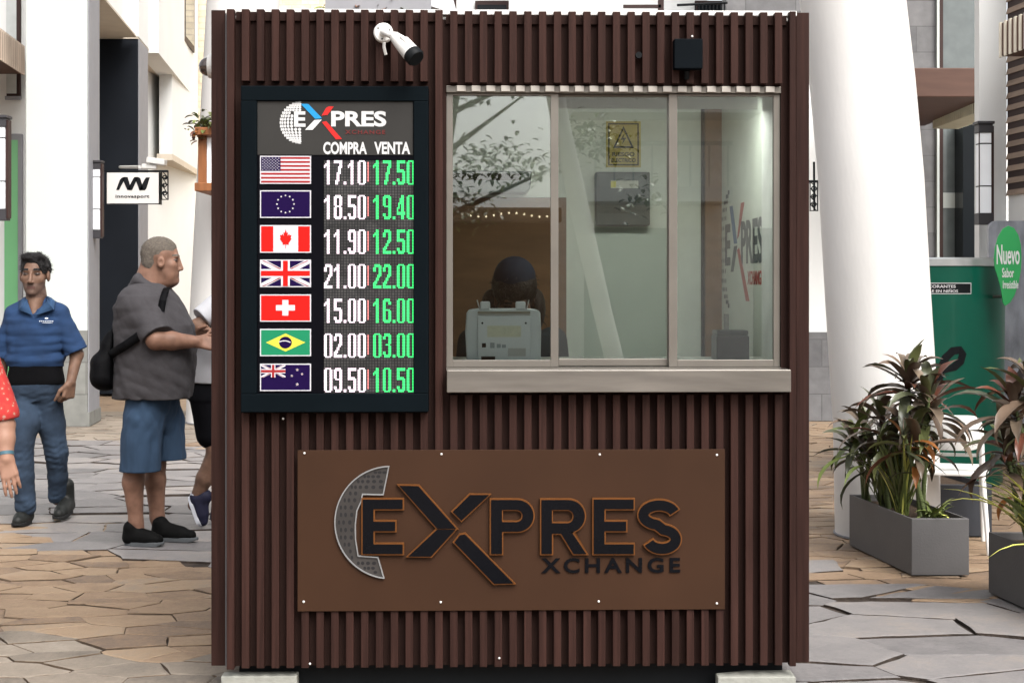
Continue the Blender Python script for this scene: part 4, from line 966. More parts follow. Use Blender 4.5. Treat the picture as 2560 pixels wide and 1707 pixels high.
# slatted canopy fascia
m = MB(); za, zb3 = PZ(190, 16.9), PZ(117, 16.9); x9 = PX(62, 16.9)
m.prism([(x9, 16.9), (x9 + .1135 * 4, 12.9), (x9 - 2.2, 12.9), (x9 - 2.2, 16.9)], za + .02, zb3 - .02); cn = m.build('canopy', M_wood2, sb)
m = MB()
for i in range(40):
    y = 16.86 - i * .1; x = x9 + .1135 * (16.9 - y) + .002
    m.box(x - .01, x + .006, y - .05, y, za, zb3)
m.build('canopy_slats', M_woodl, cn)
# brick building closing the street
bk = thing('brick_building', 'cream brick building closing the street behind the booth', 'building', loc=(-3, 27, 0))
m = MB(); m.box(PX(440, 27), PX(1160, 27), 27, 30, 0, 12); m.build('wall', M_brick, bk)
m = MB(); m.box(PX(560, 27), PX(640, 27), 26.95, 26.999, 0, 2.3); m.build('door', M_dkbrown, bk)

# building behind: white and stone upper floors seen over the roof and right of the booth
d = 16.3
rbk = thing('stone_building', 'white building with grey stone foot and dark upper windows behind the booth', 'building', loc=(2, d, 0))
m = MB(); m.box(PX(1130, d), PX(2262, d), d, d + .3, 0, 4.3); m.build('wall', M_plaster, rbk)
m = MB(); m.box(PX(1130, d), PX(2262, d), d - .03, d - .001, .005, PZ(830, d)); m.build('stone_foot', M_stoneb, rbk)
m = MB(); m.box(PX(1815, d), PX(2262, d), d - .02, d + .3, 4.305, 7.5); m.build('stone_wall', M_stoneb, rbk)
m = MB(); m.box(PX(840, d), PX(1814, d), d + 1.5, d + 1.8, 3.5, 7.5); m.build('upper_wall', M_plaster, rbk)
m = MB(); m.box(PX(1130, d), PX(1814, d), d + .31, d + 1.5, 4.2, 4.3); m.build('terrace', M_grey, rbk)
for a, b in ((1188, 1272), (1736, 1812)):
    k = (d + 1.5) / d; m = MB(); m.box(PX(a, d + 1.5), PX(b, d + 1.5), d + 1.44, d + 1.499, 4.32, PZ(-60, d)); o = m.build('window', M_dkbrown, rbk)
    m = MB(); m.box(PX(a + 6, d + 1.5), PX(b - 6, d + 1.5), d + 1.43, d + 1.439, 4.36, PZ(-60, d) - .05); m.build('pane', M_gl2, o)
m = MB(); m.box(PX(1120, d), PX(1137, d), d + .4, d + .5, 4.3, 7); m.box(PX(1272, d), PX(1322, d), d + .9, d + 1.1, 4.3, 7, 1); m.build('post', [M_dkbrown, M_plas2], rbk)
m = MB(); m.box(PX(1560, d), PX(1655, d), d + .1, d + .14, PZ(16, d), PZ(8, d)); m.box(PX(1560, d), PX(1655, d), d + .1, d + .14, PZ(-20, d), PZ(-26, d)); m.box(PX(1648, d), PX(1662, d), d + .1, d + .16, 4.3, PZ(-26, d)); m.build('railing', M_dkbrown, rbk)
m = MB()
for i in range(9): m.tube([(PX(1736 + i * 9, d), d - .1, 4.2), (PX(1736 + i * 9, d), d - .1, PZ(12, d))], .008, 6)
m.tube([(PX(1690, d), d - .1, PZ(18, d)), (PX(1815, d), d - .1, PZ(12, d))], .014, 8); m.build('balcony_railing', M_black, rbk)

# right side: stone wall with recessed shop door, brown balcony slab, white pilaster and board cladding
d = 17.2
rs = thing('corner_shop', 'corner shop of grey stone with a glazed door beneath a brown balcony', 'building', loc=(PX(2350, d), d, 0))
m = MB(); m.box(PX(2225, d), PX(2343, d), d, d + .6, 0, 9); m.build('stone_wall', M_stoneb, rs)
m = MB(); m.box(PX(2339, d), PX(2345, d), d - .06, d - .001, 0, 9); m.box(PX(2345, d), PX(2356, d), d - .03, d + .1, 0, 9, 1); m.build('door_frame', [M_plas2, M_dkbrown], rs)
m = MB(); m.box(PX(2356, d), PX(2470, d), d + .02, d + .08, PZ(172, d), 9); m.build('upper_pane', M_gl, rs)
m = MB(); m.box(PX(2356, d), PX(2388, d), d + .02, d + .08, 0, PZ(320, d)); m.box(PX(2356, d), PX(2388, d), d + .01, d + .019, PZ(520, d), PZ(482, d), 1); m.build('pane', [M_gl, M_plas2], rs)
m = MB(); m.box(PX(2388, d), PX(2433, d), d - .3, d + .08, 0, PZ(310, d)); m.build('door_leaf', M_gl2, rs)
m = MB(); m.box(PX(2433, d), PX(2560, d), d - .3, d + .08, 0, PZ(310, d)); m.build('side_wall', M_plaster, rs)
m = MB(); m.box(PX(2343, d), PX(2470, d), d + .081, d + .6, 0, 9); m.build('inner_wall', M_dark, rs)
z0, z1 = PZ(243, 14.5), PZ(170, 14.5)
m = MB(); m.prism([(PX(2200, 14.5), 14.5), (PX(2500, 14.5), 14.5), (PX(2500, 14.5), d - .07), (PX(2200, 14.5), d - .07)], z0, z1); bal = m.build('balcony', mat('balcony_brown', (.085, .046, .034), .6, var=.12, scale=3, stretch=(1, 1, 6)), rs, bevel=.01)
m = MB()                            # pleated pale awning above the door
p0, p1 = (PX(2332, 16.6), 16.6, PZ(322, 16.6)), (PX(2440, 14.9), 14.9, PZ(283, 14.9))
for i in range(22):
    t0, t1 = i / 22, (i + .62) / 22; A = Vector(p0).lerp(Vector(p1), t0); Bq = Vector(p0).lerp(Vector(p1), t1)
    m.prism([(A.x, A.y), (Bq.x, Bq.y), (Bq.x + .3, Bq.y + .05), (A.x + .3, A.y + .05)], A.z - .0, A.z + .15)
m.build('awning', mat('awning_cream', (.50, .50, .40), .7, var=.08), rs)
d = 12.8
wb = thing('white_shop', 'white shop with brown clapboard upper wall at the right edge of the street', 'building', loc=(PX(2480, d), d, 0))
dr_ = .1135
m = MB(); m.box(PX(2448, d), PX(2516, d), d, d + .13, 0, 9); m.build('wall', M_plaster, wb)
xs = PX(2515, d)
m = MB(); m.prism([(xs + .02, d - .001), (xs + .02 + dr_ * 6, d - 6), (xs + .3 + dr_ * 6, d - 6), (xs + .3, d - .001)], 0, 4.6); m.build('side_wall', M_plaster, wb)
m = MB(); zb4 = PZ(490, d)
for i in range(22):
    z = zb4 + i * .1045
    m.add([(xs - .001, d, z), (xs - .001 + dr_ * 5.9, d - 5.9, z), (xs + dr_ * 5.9 + .018, d - 5.9, z + .074), (xs + .018, d, z + .074),
           (xs + .03, d, z), (xs + .03 + dr_ * 5.9, d - 5.9, z), (xs + dr_ * 5.9 + .03, d - 5.9, z + .074), (xs + .03, d, z + .074)],
          [(0, 3, 2, 1), (3, 7, 6, 2), (0, 1, 5, 4), (0, 4, 7, 3), (1, 2, 6, 5)])
m.build('clapboards', mat('clapboard_brown', (.25, .185, .14), .7, var=.2, scale=4, stretch=(1, 1, 6), island=.12), wb)
m = MB(); m.prism([(xs + .012, d - .003), (xs + .012 + dr_ * 5.9, d - 5.9), (xs + .019 + dr_ * 5.9, d - 5.9), (xs + .019, d - .003)], zb4, 4.6); m.build('cladding_backing', M_dkbrown, wb)
x9 = PX(2498, 12.3); za, zb3 = PZ(145, 12.3), PZ(58, 12.3)
m = MB(); m.prism([(x9 + .001, 12.299), (x9 + .001 + dr_ * 4, 8.3), (x9 + .25 + dr_ * 4, 8.3), (x9 + .25, 12.299)], za + .01, zb3 - .01); bxx = m.build('slatted_box', M_wood2, wb)
m = MB()
for i in range(40):
    y = 12.3 - i * .09; x = x9 + dr_ * (12.3 - y); m.box(x - .003, x + .012, y - .045, y, za, zb3)
m.build('box_slats', mat('cream_slat', (.74, .68, .56), .6, var=.08), bxx)

# leaning white columns
def column(pts, rad, label, base_px):
    o = thing('leaning_column', label, 'column', loc=(pts[0][0], pts[0][1], 0), group='leaning white columns')
    m = MB(); m.tube(pts, rad, 40); m.build('shaft', mat('column_white', (0.60, 0.585, 0.565), .6, var=.11, scale=2.2, stretch=(1, 1, .35), bump=.06, bscale=40), o)
    m = MB(); m.tube([(pts[0][0], pts[0][1], 0.003), (pts[0][0], pts[0][1], .012)], rad[0] * 1.03, 40); m.build('foot_joint', M_grey, o)
d = 8.9
cp = [(2090, 1355), (2085, 1056), (2065, 742), (2048, 446), (2027, 214), (2002, 0)]
pts = [(PX(x + 129, d), d, max(0.004, PZ(y, d))) for x, y in cp]; pts[0] = (pts[0][0], d, 0.004)
pts.append((PX(1900 + 129, d), d - .05, PZ(-900, d)))
column(pts, [PX(1280 + 129, d)] * len(pts), 'thick white leaning column between the booth and the planters', 0)
d = 16.2
pts = [(PX(x + 90, d), d, PZ(y, d)) for x, y in ((466, 1062), (474, 820), (487, 575), (500, 330), (535, -300))]; pts[0] = (pts[0][0], d, .004)
column(pts, [PX(1280 + 90, d)] * 5, 'far leaning column half hidden behind the left edge of the booth', 0)

# lanterns
M_lan = mat('lantern_white', (.80, .82, .84), .4, var=.03); M_lk2 = mat('lantern_black', (.035, .033, .036), .5)
def lantern(xc, yt, yb, d, label, first=[None], side=1):
    x, zt, zb = PX(xc, d), PZ(yt, d), PZ(yb, d); h = .9
    if first[0] is None:
        o = thing('wall_lantern', label, 'lantern', loc=(0, 0, 0), group='tall white wall lanterns')
        for i, (a, b) in enumerate(((.10, .33), (.34, .70), (.71, .80))):
            m = MB(); m.box(-.052, .052, -.052, .052, a, b); m.build('shade', M_lan, o, bevel=.004)
        for a, b, w_ in ((0, .10, .062), (.80, .875, .062), (.875, .9, .075), (.33, .34, .054), (.70, .71, .054)):
            m = MB(); m.box(-w_, w_, -w_, w_, a + .0005, b - .0005); m.build('band', M_lk2, o, bevel=.003)
        m = MB(); m.box(.056, .078, -.04, .04, .02, .86); m.box(-.06, -.052, -.06, -.052, .1, .8); m.build('back_plate', M_dkbrown, o)
        o.location = (x, d, zb); o.scale = ((zt - zb) / h,) * 3; first[0] = o
    else:
        o = copy_thing(first[0], (x, d, zb), label, scale=(zt - zb) / h)
    return o
lantern(241, 402, 596, 16.0, 'black framed white lantern on the grey pier left of the hanging sign')
lantern(2, 290, 552, 12.9, 'white lantern cut by the left photo edge in front of the green door')
lantern(366, 508, 632, 24.6, 'small white lantern on the charcoal fin behind the grey haired man')
lantern(416, 506, 628, 26.5, 'farthest small lantern half hidden behind the hanging shop sign')
o = lantern(2459, 305, 562, 12.55, 'white lantern on the white shop wall above the green drum')
# hanging shop sign
d = 16.15
hsn = thing('hanging_sign', 'white hanging shop sign with black lettering on a scrolled bracket', 'sign', loc=(PX(335, d), d, PZ(511, d)), group='shop signs on black brackets')
m = MB(); m.box(PX(270, d), PX(400, d), d - .05, d + .05, PZ(511, d), PZ(433, d)); m.build('panel', mat('sign_cream', (.50, .48, .46), .5, var=.03), hsn, bevel=.004)
m = MB(); m.box(PX(246, d), PX(420, d), d - .02, d + .02, PZ(431, d), PZ(426, d)); m.box(PX(268, d), PX(402, d), d - .055, d - .049, PZ(512, d), PZ(509.5, d))
m.box(PX(268, d), PX(270, d), d - .055, d + .05, PZ(512, d), PZ(432, d)); m.box(PX(400, d), PX(402, d), d - .055, d + .05, PZ(512, d), PZ(432, d))
def scroll(mb, x0, x1, y0, y1, d):
    mb.box(PX(x0, d), PX(x0 + 2, d), d - .015, d + .015, PZ(y1, d), PZ(y0, d)); mb.box(PX(x1 - 2, d), PX(x1, d), d - .015, d + .015, PZ(y1, d), PZ(y0, d)); mb.box(PX(x0, d), PX(x1, d), d - .014, d + .014, PZ(y1, d), PZ(y1 - 2, d))
    xc = (x0 + x1) / 2; h = y1 - y0; r = (x1 - x0) * .34
    for k, c in enumerate((.22, .5, .78)):
        pts = [(PX(xc + r * (1 - t * .7) * math.cos(t * 9 + k * 1.6), d), d, PZ(y0 + h * c + r * (1 - t * .7) * math.sin(t * 9 + k * 1.6), d)) for t in [i / 22 for i in range(23)]]
        mb.tube(pts, .007, 6)
    for a, b in ((0, .22), (.22, .5), (.5, .78), (.78, 1)): mb.tube([(PX(x0 + 2, d), d, PZ(y0 + h * a, d)), (PX(x1 - 2, d), d, PZ(y0 + h * b, d))], .005, 6)
scroll(m, 403, 421, 427, 500, d)
m.build('bracket', M_black, hsn)
m = MB(); q = lambda u, v: (PX(u / 2.8, d), PZ(v / 2.8, d))
for pts in ([(822, 1333), (842, 1333), (872, 1277), (884, 1243), (862, 1247), (848, 1262)], [(862, 1247), (880, 1242), (902, 1243), (922, 1310), (920, 1334), (900, 1332)], [(905, 1325), (922, 1334), (934, 1333), (975, 1243), (950, 1243), (940, 1256)],
            [(950, 1243), (975, 1243), (990, 1250), (1010, 1320), (1006, 1335), (985, 1335)], [(985, 1333), (1020, 1335), (1032, 1325), (1057, 1245), (1030, 1245), (1015, 1270)]):
    m.plate([q(*p) for p in pts], d - .054, d - .0502)
a, b = q(818, 1394), q(1053, 1366); add_text(m, 'innovasport', a[0], b[0], a[1], b[1], d - .0525, .0015, .02, spacing=1.1)
m.build('lettering', M_black, hsn)
d = 15.6
h2 = thing('hanging_sign', 'black scrolled sign bracket with cream sign peeking out right of the booth', 'sign', loc=(PX(2020, d), d, PZ(640, d)), group='shop signs on black brackets')
m = MB(); scroll(m, 2024, 2045, 455, 528, d); m.tube([(PX(2036, d), d, PZ(528, d)), (PX(2035, d), d, PZ(405, d))], .012, 8); m.box(PX(1900, d), PX(2045, d), d - .02, d + .02, PZ(457, d), PZ(451, d)); m.box(PX(1898, d), PX(1906, d), d - .02, 16.3, PZ(457, d), PZ(445, d)); m.build('bracket', M_black, h2)
m = MB(); m.box(PX(1905, d), PX(2022, d), d - .04, d + .04, PZ(528, d), PZ(462, d)); m.build('panel', mat('sign_cream', (.62, .60, .58), .5), h2)
# white camera above the hanging sign
d = 16.9
wc = thing('security_camera', 'boxy white camera mounted above the hanging shop sign', 'camera', loc=(PX(385, d), d, PZ(425, d)))
m = MB(); m.obox(W(392, 404, d), (.105, .07, .035), Matrix.Rotation(math.radians(8), 3, 'Y')); hb2 = m.build('housing', M_white, wc, bevel=.01)
m = MB(); m.obox(W(374, 417, d), (.085, .04, .028), Matrix.Rotation(math.radians(2), 3, 'Y')); m.build('bracket', M_white, wc, bevel=.01)
m = MB(); m.tube([W(350, 418, d), W(300, 418, 20.3)], .02, 8); m.build('arm', M_white, wc)
# wooden planter box on the far column, with a trailing plant
d = 15.1
wp = thing('wooden_planter', 'orange brown wooden box frame with a plant, hung on the far column', 'planter', loc=(PX(540, d), d, PZ(480, d)))
M_ow = mat('orange_wood', (.20, .075, .027), .6, var=.25, scale=4, stretch=(6, 6, 1))
for xa, xb in ((497, 518), (562, 583)):
    m = MB(); m.box(PX(xa, d), PX(xb, d), d - .04, d + .04, PZ(459, d), PZ(342, d)); m.build('post', M_ow, wp, bevel=.004)
m = MB(); m.box(PX(494, d), PX(586, d), d - .15, d + .62, PZ(480, d), PZ(459.5, d)); m.build('base', M_ow, wp, bevel=.006)
m = MB(); m.box(PX(494, d), PX(586, d), d - .15, d + .62, PZ(341, d), PZ(322, d)); m.build('trough', M_ow, wp, bevel=.006)
m = MB(); m.box(PX(518, d) + .002, PX(562, d) - .002, d - .02, d + .02, PZ(458, d), PZ(345, d)); m.build('panel', M_lan, wp)

# green drum counter, label, script, marble panel, oval sign
DXC, DYC, DR = 3.215, 11.4, .558
drum = thing('green_drum', 'tall green drum shaped stand with steel rim behind the planters', 'display stand', loc=(DXC, DYC, 0))
zt = PZ(665, 10.9)
m = MB(); m.tube([(DXC, DYC, .005), (DXC, DYC, .8), (DXC, DYC, zt)], [DR * .965, DR * .985, DR], 64); m.build('shell', mat('drum_green', (.002, .064, .040), .3, var=.08, coat=.12), drum)
m = MB(); m.tube([(DXC, DYC, zt + .001), (DXC, DYC, PZ(648, 10.9))], DR * 1.015, 64); m.tube([(DXC, DYC, PZ(648, 10.9)), (DXC, DYC, PZ(648, 10.9) + .012)], [DR * 1.015, DR * .98], 64); m.build('rim', mat('rim_steel', (.48, .50, .50), .3, .8), drum)
def wrap(x, y, z):                    # flat artwork bent round the drum; x is measured along the wall from its front
    r = (DR * (.965 + .035 * min(1, max(0, z / zt)))) - y + .002; t = x / DR
    return (DXC + r * math.sin(t), DYC - r * math.cos(t), z)
def fx(px): return math.asin(max(-1, min(1, (PX(px, 10.95) - DXC) / DR))) * DR
lz0, lz1 = PZ(735, 10.9), PZ(707, 10.9)
m = MB(); xa, xb = fx(2205), fx(2419); N_ = 20
for (ya, a0, a1, c0, c1, mi) in ((-.001, xa, xb, lz0, lz1, 0), (-.002, xa + .006, xb - .006, lz0 + .006, lz1 - .006, 1)):
    for i in range(N_):
        u0, u1 = a0 + (a1 - a0) * i / N_, a0 + (a1 - a0) * (i + 1) / N_
        m.add([wrap(u0, ya, c0), wrap(u1, ya, c0), wrap(u1, ya, c1), wrap(u0, ya, c1)], [(0, 1, 2, 3)], mi)
add_text(m, 'CONTIENE EDULCORANTES', fx(2230), fx(2378), lz0 + .045, lz1 - .016, -.0035, .0004, .02, 0, fn=wrap)
add_text(m, 'NO RECOMENDABLE EN NIÑOS', fx(2230), fx(2384), lz0 + .012, lz1 - .046, -.0035, .0004, .02, 0, fn=wrap)
m.build('warning_label', [M_pw, M_black], drum)
m = MB(); pts = [(2332, 985), (2336, 955), (2342, 925), (2354, 893), (2372, 876), (2390, 874), (2397, 884), (2392, 902), (2376, 916), (2356, 924), (2340, 930), (2330, 945)]
L = []; R_ = []
for i in range(len(pts)):
    a, b = pts[max(0, i - 1)], pts[min(len(pts) - 1, i + 1)]; q = math.hypot(b[0] - a[0], b[1] - a[1]); nx, ny = -(b[1] - a[1]) / q, (b[0] - a[0]) / q; h = 10 if i < 9 else 6
    L.append((pts[i][0] + nx * h, pts[i][1] + ny * h)); R_.append((pts[i][0] - nx * h, pts[i][1] - ny * h))
vs = [wrap(fx(x), -.003, PZ(y, 10.9)) for p in zip(L, R_) for x, y in p]
m.add(vs, [(2 * i, 2 * i + 1, 2 * i + 3, 2 * i + 2) for i in range(len(pts) - 1)]); m.build('script_lettering', M_black, drum)
d = 12.3
def marble_mat():
    m = mat('marble_grey', (.27, .28, .31), .3, var=.55, scale=5, stretch=(1.6, 1.6, .55)); return m
mp_ = thing('marble_panel', 'tall grey marble panel standing behind the green drum', 'panel', loc=(PX(2560, d), d, 0))
x0, x1, z1 = PX(2472, d), PX(2660, d), PZ(552, d)
r = .07; poly = [(x0, .005), (x1, .005), (x1, z1)] + [(x0 + r - r * math.sin(t * math.pi / 12), z1 - r + r * math.cos(t * math.pi / 12)) for t in range(7)]
m = MB(); m.plate(poly, d, d + .06); m.build('slab', marble_mat(), mp_, bevel=.004)
d = 10.75
ov = thing('oval_sign', 'bright green oval sign with white words beside the green drum', 'sign', loc=(PX(2520, d), d, PZ(765, d)))
def OV(u, v): return PX(1980 + u / 2.7034, d), PZ(520 + v / 2.7034, d)
oc = [(1462, 120), (1500, 135), (1530, 180), (1548, 250), (1552, 330), (1548, 420), (1532, 510), (1505, 590), (1475, 640), (1440, 662), (1425, 640), (1415, 560), (1395, 480), (1372, 410), (1365, 340), (1372, 270), (1392, 195), (1425, 140)]
m = MB(); m.plate([OV(*p) for p in oc], d, d + .012); m.build('disc', mat('sign_green', (.022, .22, .065), .35, var=.12, scale=4), ov, bevel=.002)
m = MB()
for tx, u0, u1, v0, v1 in (('Nuevo', 1383, 1538, 248, 382), ('Sabor', 1420, 1500, 405, 470), ('Irresistible', 1425, 1530, 490, 545)):
    a, b = OV(u0, v1), OV(u1, v0); add_text(m, tx, a[0], b[0], a[1], b[1], d - .001, .001, .015)
m.build('lettering', M_pw, ov)
m = MB(); a = OV(1470, 600); m.tube([(a[0], d + .012, a[1]), (a[0] - .05, d + .25, a[1])], .012, 8); m.build('bracket', M_steel, ov)

# white chair
d = 8.3
ch = thing('plastic_chair', 'white plastic chair with open back behind the grey planter', 'chair', loc=(PX(2392, d), d, 0))
M_ch = mat('chair_white', (.66, .65, .63), .35, var=.02)
CM = Matrix.Translation((PX(2385, d), d, 0)) @ Matrix.Rotation(math.radians(-14), 4, 'Z')
m = MB(CM); bp = []
rd = lambda q: .045 * abs(q[0] / .15) ** 7
for i in range(17):
    u = -.15 + .30 * i / 16; bp.append((u, -.045 * (1 - (u / .15) ** 2)))
for (a, b) in zip(bp, bp[1:]):
    m.add([(a[0], a[1], .575 + rd(a)), (b[0], b[1], .575 + rd(b)), (b[0], b[1] - .03, .775 - rd(b)), (a[0], a[1] - .03, .775 - rd(a)), (a[0], a[1] + .012, .575 + rd(a)), (b[0], b[1] + .012, .575 + rd(b)), (b[0], b[1] - .018, .775 - rd(b)), (a[0], a[1] - .018, .775 - rd(a))], [(0, 1, 2, 3), (4, 7, 6, 5), (3, 2, 6, 7), (0, 4, 5, 1)], 0, True)
m.build('backrest', M_ch, ch, bevel=.004)
m = MB(CM); m.prism([(-.16, .02), (.16, .02), (.20, .20), (.19, .42), (-.19, .42), (-.20, .20)], .425, .452); m.build('seat', M_ch, ch, bevel=.008)
m = MB(CM); m.box(-.13, .13, .04, .06, .535, .552); m.build('cross_bar', M_ch, ch)
for sx in (-1, 1):
    m = MB(CM); m.tube([(sx * .145, -.01, .70), (sx * .15, .02, .56), (sx * .155, .05, .44), (sx * .185, -.04, .0)], [.014, .016, .017, .012], 10); m.build('leg', M_ch, ch)
    m = MB(CM); m.tube([(sx * .17, .39, .43), (sx * .185, .44, .0)], [.016, .012], 10); m.build('leg', M_ch, ch)

# ------------------------------------------------------------------ people
def vec(*a): return np.array(a, 'f')
SK1 = mat('skin_tan', (.125, .070, .047), .55, var=.30, scale=22, bump=.05, bscale=200)
SK2 = mat('skin_pink', (.165, .088, .060), .55, var=.28, scale=20, bump=.05, bscale=200)
SK3 = mat('skin_light', (.27, .15, .105), .5, var=.10, scale=20)
SKD = mat('skin_brown', (.14, .075, .05), .5, var=.12, scale=20)
LIP = mat('lip', (.085, .042, .034), .5); EYE_M = mat('shaded_eye', (.030, .019, .015), .4); EYE_W = mat('eye_white', (.2, .18, .16), .3)
HB = mat('hair_black', (.007, .006, .006), .6, var=.6, scale=60, bump=.7, bscale=160); HG = mat('hair_grey', (.105, .088, .072), .8, var=.4, scale=90, bump=.6, bscale=220)
STUB = mat('stubble', (.095, .058, .044), .6, var=.2, scale=60)
def head_prims(c, yaw, pitch=0.0, s=1.0, wide=1.0, jowl=0.0, roll=0.0, nose=1.0):
    """yaw turns the face about z from -y (towards the camera) to +x; returns prims and the local frame"""
    f = vec(math.sin(yaw) * math.cos(pitch), -math.cos(yaw) * math.cos(pitch), math.sin(pitch)); r = vec(math.cos(yaw), math.sin(yaw), 0); u = np.cross(r, f)
    u = -u if u[2] < 0 else u
    if roll: r, u = r * math.cos(roll) + u * math.sin(roll), u * math.cos(roll) - r * math.sin(roll)
    R = np.stack([r, f, u], 1); c = vec(*c)
    P = lambda x, y, z: c + R @ (vec(x * wide, y, z) * s)
    E = lambda p, q, k=.015, op='u': elp(P(*p), [q[0] * s * wide, q[1] * s, q[2] * s], k, R, op)
    pr = [E((0, -.012, .042), (.073, .094, .083)), E((0, .022, -.030), (.062, .066, .082), .02), E((0, .045, -.070), (.046, .042, .045), .02),
          E((0, .068, -.096), (.024, .022, .018), .018),
          cone(P(-.036, .076, .034), P(.036, .076, .034), .011 * s, .011 * s, .012),
          E((.040, .054, -.014), (.022, .022, .024), .025), E((-.040, .054, -.014), (.022, .022, .024), .025),
          E((.031, .094, .014), (.017, .014, .010), .008, 's'), E((-.031, .094, .014), (.017, .014, .010), .008, 's'),
          E((.032, .072, .011), (.014, .012, .009), .006), E((-.032, .072, .011), (.014, .012, .009), .006),
          cone(P(0, .086, .020), P(0, .086 + .020 * nose, -.030), .0075 * s, .0115 * s, .012), E((.012, .080 + .018 * nose, -.035), (.0085, .011, .008), .006), E((-.012, .080 + .018 * nose, -.035), (.0085, .011, .008), .006),
          cone(P(-.020, .080, -.060), P(.020, .080, -.060), .006 * s, .006 * s, .008), cone(P(-.017, .080, -.070), P(.017, .080, -.070), .0066 * s, .0066 * s, .008),
          E((.076, .004, -.002), (.011, .021, .031), .006), E((-.076, .004, -.002), (.011, .021, .031), .006), E((.087, .006, .0), (.007, .010, .016), .004, 's'), E((-.087, .006, .0), (.007, .010, .016), .004, 's')]
    if jowl: pr += [E((0, .028, -.100), (.052, .048, .034), .03), E((.036, .042, -.06), (.026, .030, .034), .02), E((-.036, .042, -.06), (.026, .030, .034), .02)]
    def local(V): return ((V - c) @ R) / s / np.array([wide, 1, 1])
    return pr, local, P, R
def face_class(local, brow_z=.031, stub=None):
    def fn(V):
        L = local(V); m = np.zeros(len(V), int); ax = np.abs(L[:, 0])
        if stub: m[(L[:, 2] < -.038) & (L[:, 2] > -.125) & (L[:, 1] > .0) & (L[:, 1] < .12) & (np.abs(L[:, 0]) < .08)] = stub
        m[(ax < .022) & (L[:, 2] < -.056) & (L[:, 2] > -.074) & (L[:, 1] > .074) & (L[:, 1] < .12)] = 1
        e = (((ax - .032) / .0165) ** 2 + ((L[:, 2] - .0125) / .0082) ** 2 < 1) & (L[:, 1] > .055) & (L[:, 1] < .11); m[e] = 2  # one dark ellipse for the eye and the shade in its socket
        b = (ax > .013) & (ax < .050) & (np.abs(L[:, 2] - brow_z - .10 * (.03 - np.abs(ax - .03))) < .0060) & (L[:, 1] > .05) & (L[:, 1] < .11); m[b] = 3
        return m
    return fn
def strands(o, mt, n, ln, wd, seed, flow=(0, 0, -.3)):
    # short tufts of hair growing out of a hair mesh
    rg = random.Random(seed); m = MB(); vs = o.data.vertices; M = MW[o.name]
    for _ in range(n):
        v = vs[rg.randrange(len(vs))]; p = M @ v.co; nrm = v.normal
        d_ = (nrm * .8 + Vector(flow) + Vector((rg.gauss(0, .5), rg.gauss(0, .5), rg.gauss(0, .4)))).normalized(); sd = d_.cross(Vector((rg.gauss(0, 1), rg.gauss(0, 1), rg.gauss(0, 1)))).normalized() * wd
        L = ln * rg.uniform(.5, 1.2); a = p - nrm * .003; b = a + d_ * L * .6; c = b + (d_ + Vector(flow) * .8).normalized() * L * .4
        m.add([a - sd, a + sd, b + sd * .7, b - sd * .7, c], [(0, 1, 2, 3), (3, 2, 4)], 0, True)
    m.build('hair_tufts', mt, o)
def hand_prims(wr, d, n, side=1, curl=.5, s=1.0, spread=.10, thumb=.6):
    """wr wrist point, d towards the fingers, n out of the palm; side = +1 puts the thumb along d x n"""
    wr = vec(*wr); d = vec(*d) / np.linalg.norm(d); n = vec(*n); n = n - d * (n @ d); n /= np.linalg.norm(n); t = np.cross(d, n) * side
    pr = []
    fl = [(.030, .043, .026, .019), (.010, .047, .030, .021), (-.011, .043, .028, .020), (-.030, .034, .021, .017)]
    for i, (o, a, b, c) in enumerate(fl):
        kn = wr + d * (.088 - abs(i - 1) * .005) * s + t * o * s
        pr.append(cone(wr + t * o * .62 * s + d * .012 * s, kn, .0155 * s, .0120 * s, .012))
        dd = d * math.cos(.0) + t * spread * (1.2 - i) * .8; dd /= np.linalg.norm(dd); p = kn; nn_ = n; ang = curl * (.7 + .12 * i)
        for j, (ln, r0, r1) in enumerate(((a, .0098, .0088), (b, .0088, .0080), (c, .0080, .0064))):
            dd, nn_ = dd * math.cos(ang) + nn_ * math.sin(ang), nn_ * math.cos(ang) - dd * math.sin(ang)
            q = p + dd * ln * s; pr.append(cone(p, q, r0 * s, r1 * s, .003)); p = q; ang = curl * (1.0 if j == 0 else .7)
    b0 = wr + d * .025 * s + t * .026 * s; d1 = d * .75 + t * .62 + n * .30; d1 /= np.linalg.norm(d1); b1 = b0 + d1 * .042 * s
    d2 = d * .95 + t * (.35 - .3 * thumb) + n * .35 * thumb; d2 /= np.linalg.norm(d2); b2 = b1 + d2 * .034 * s; b3 = b2 + (d2 + n * .3 * thumb) * .026 * s
    pr += [cone(b0, b1, .016 * s, .0115 * s, .010), cone(b1, b2, .0110 * s, .0098 * s, .004), cone(b2, b3, .0098 * s, .0075 * s, .004)]
    return pr
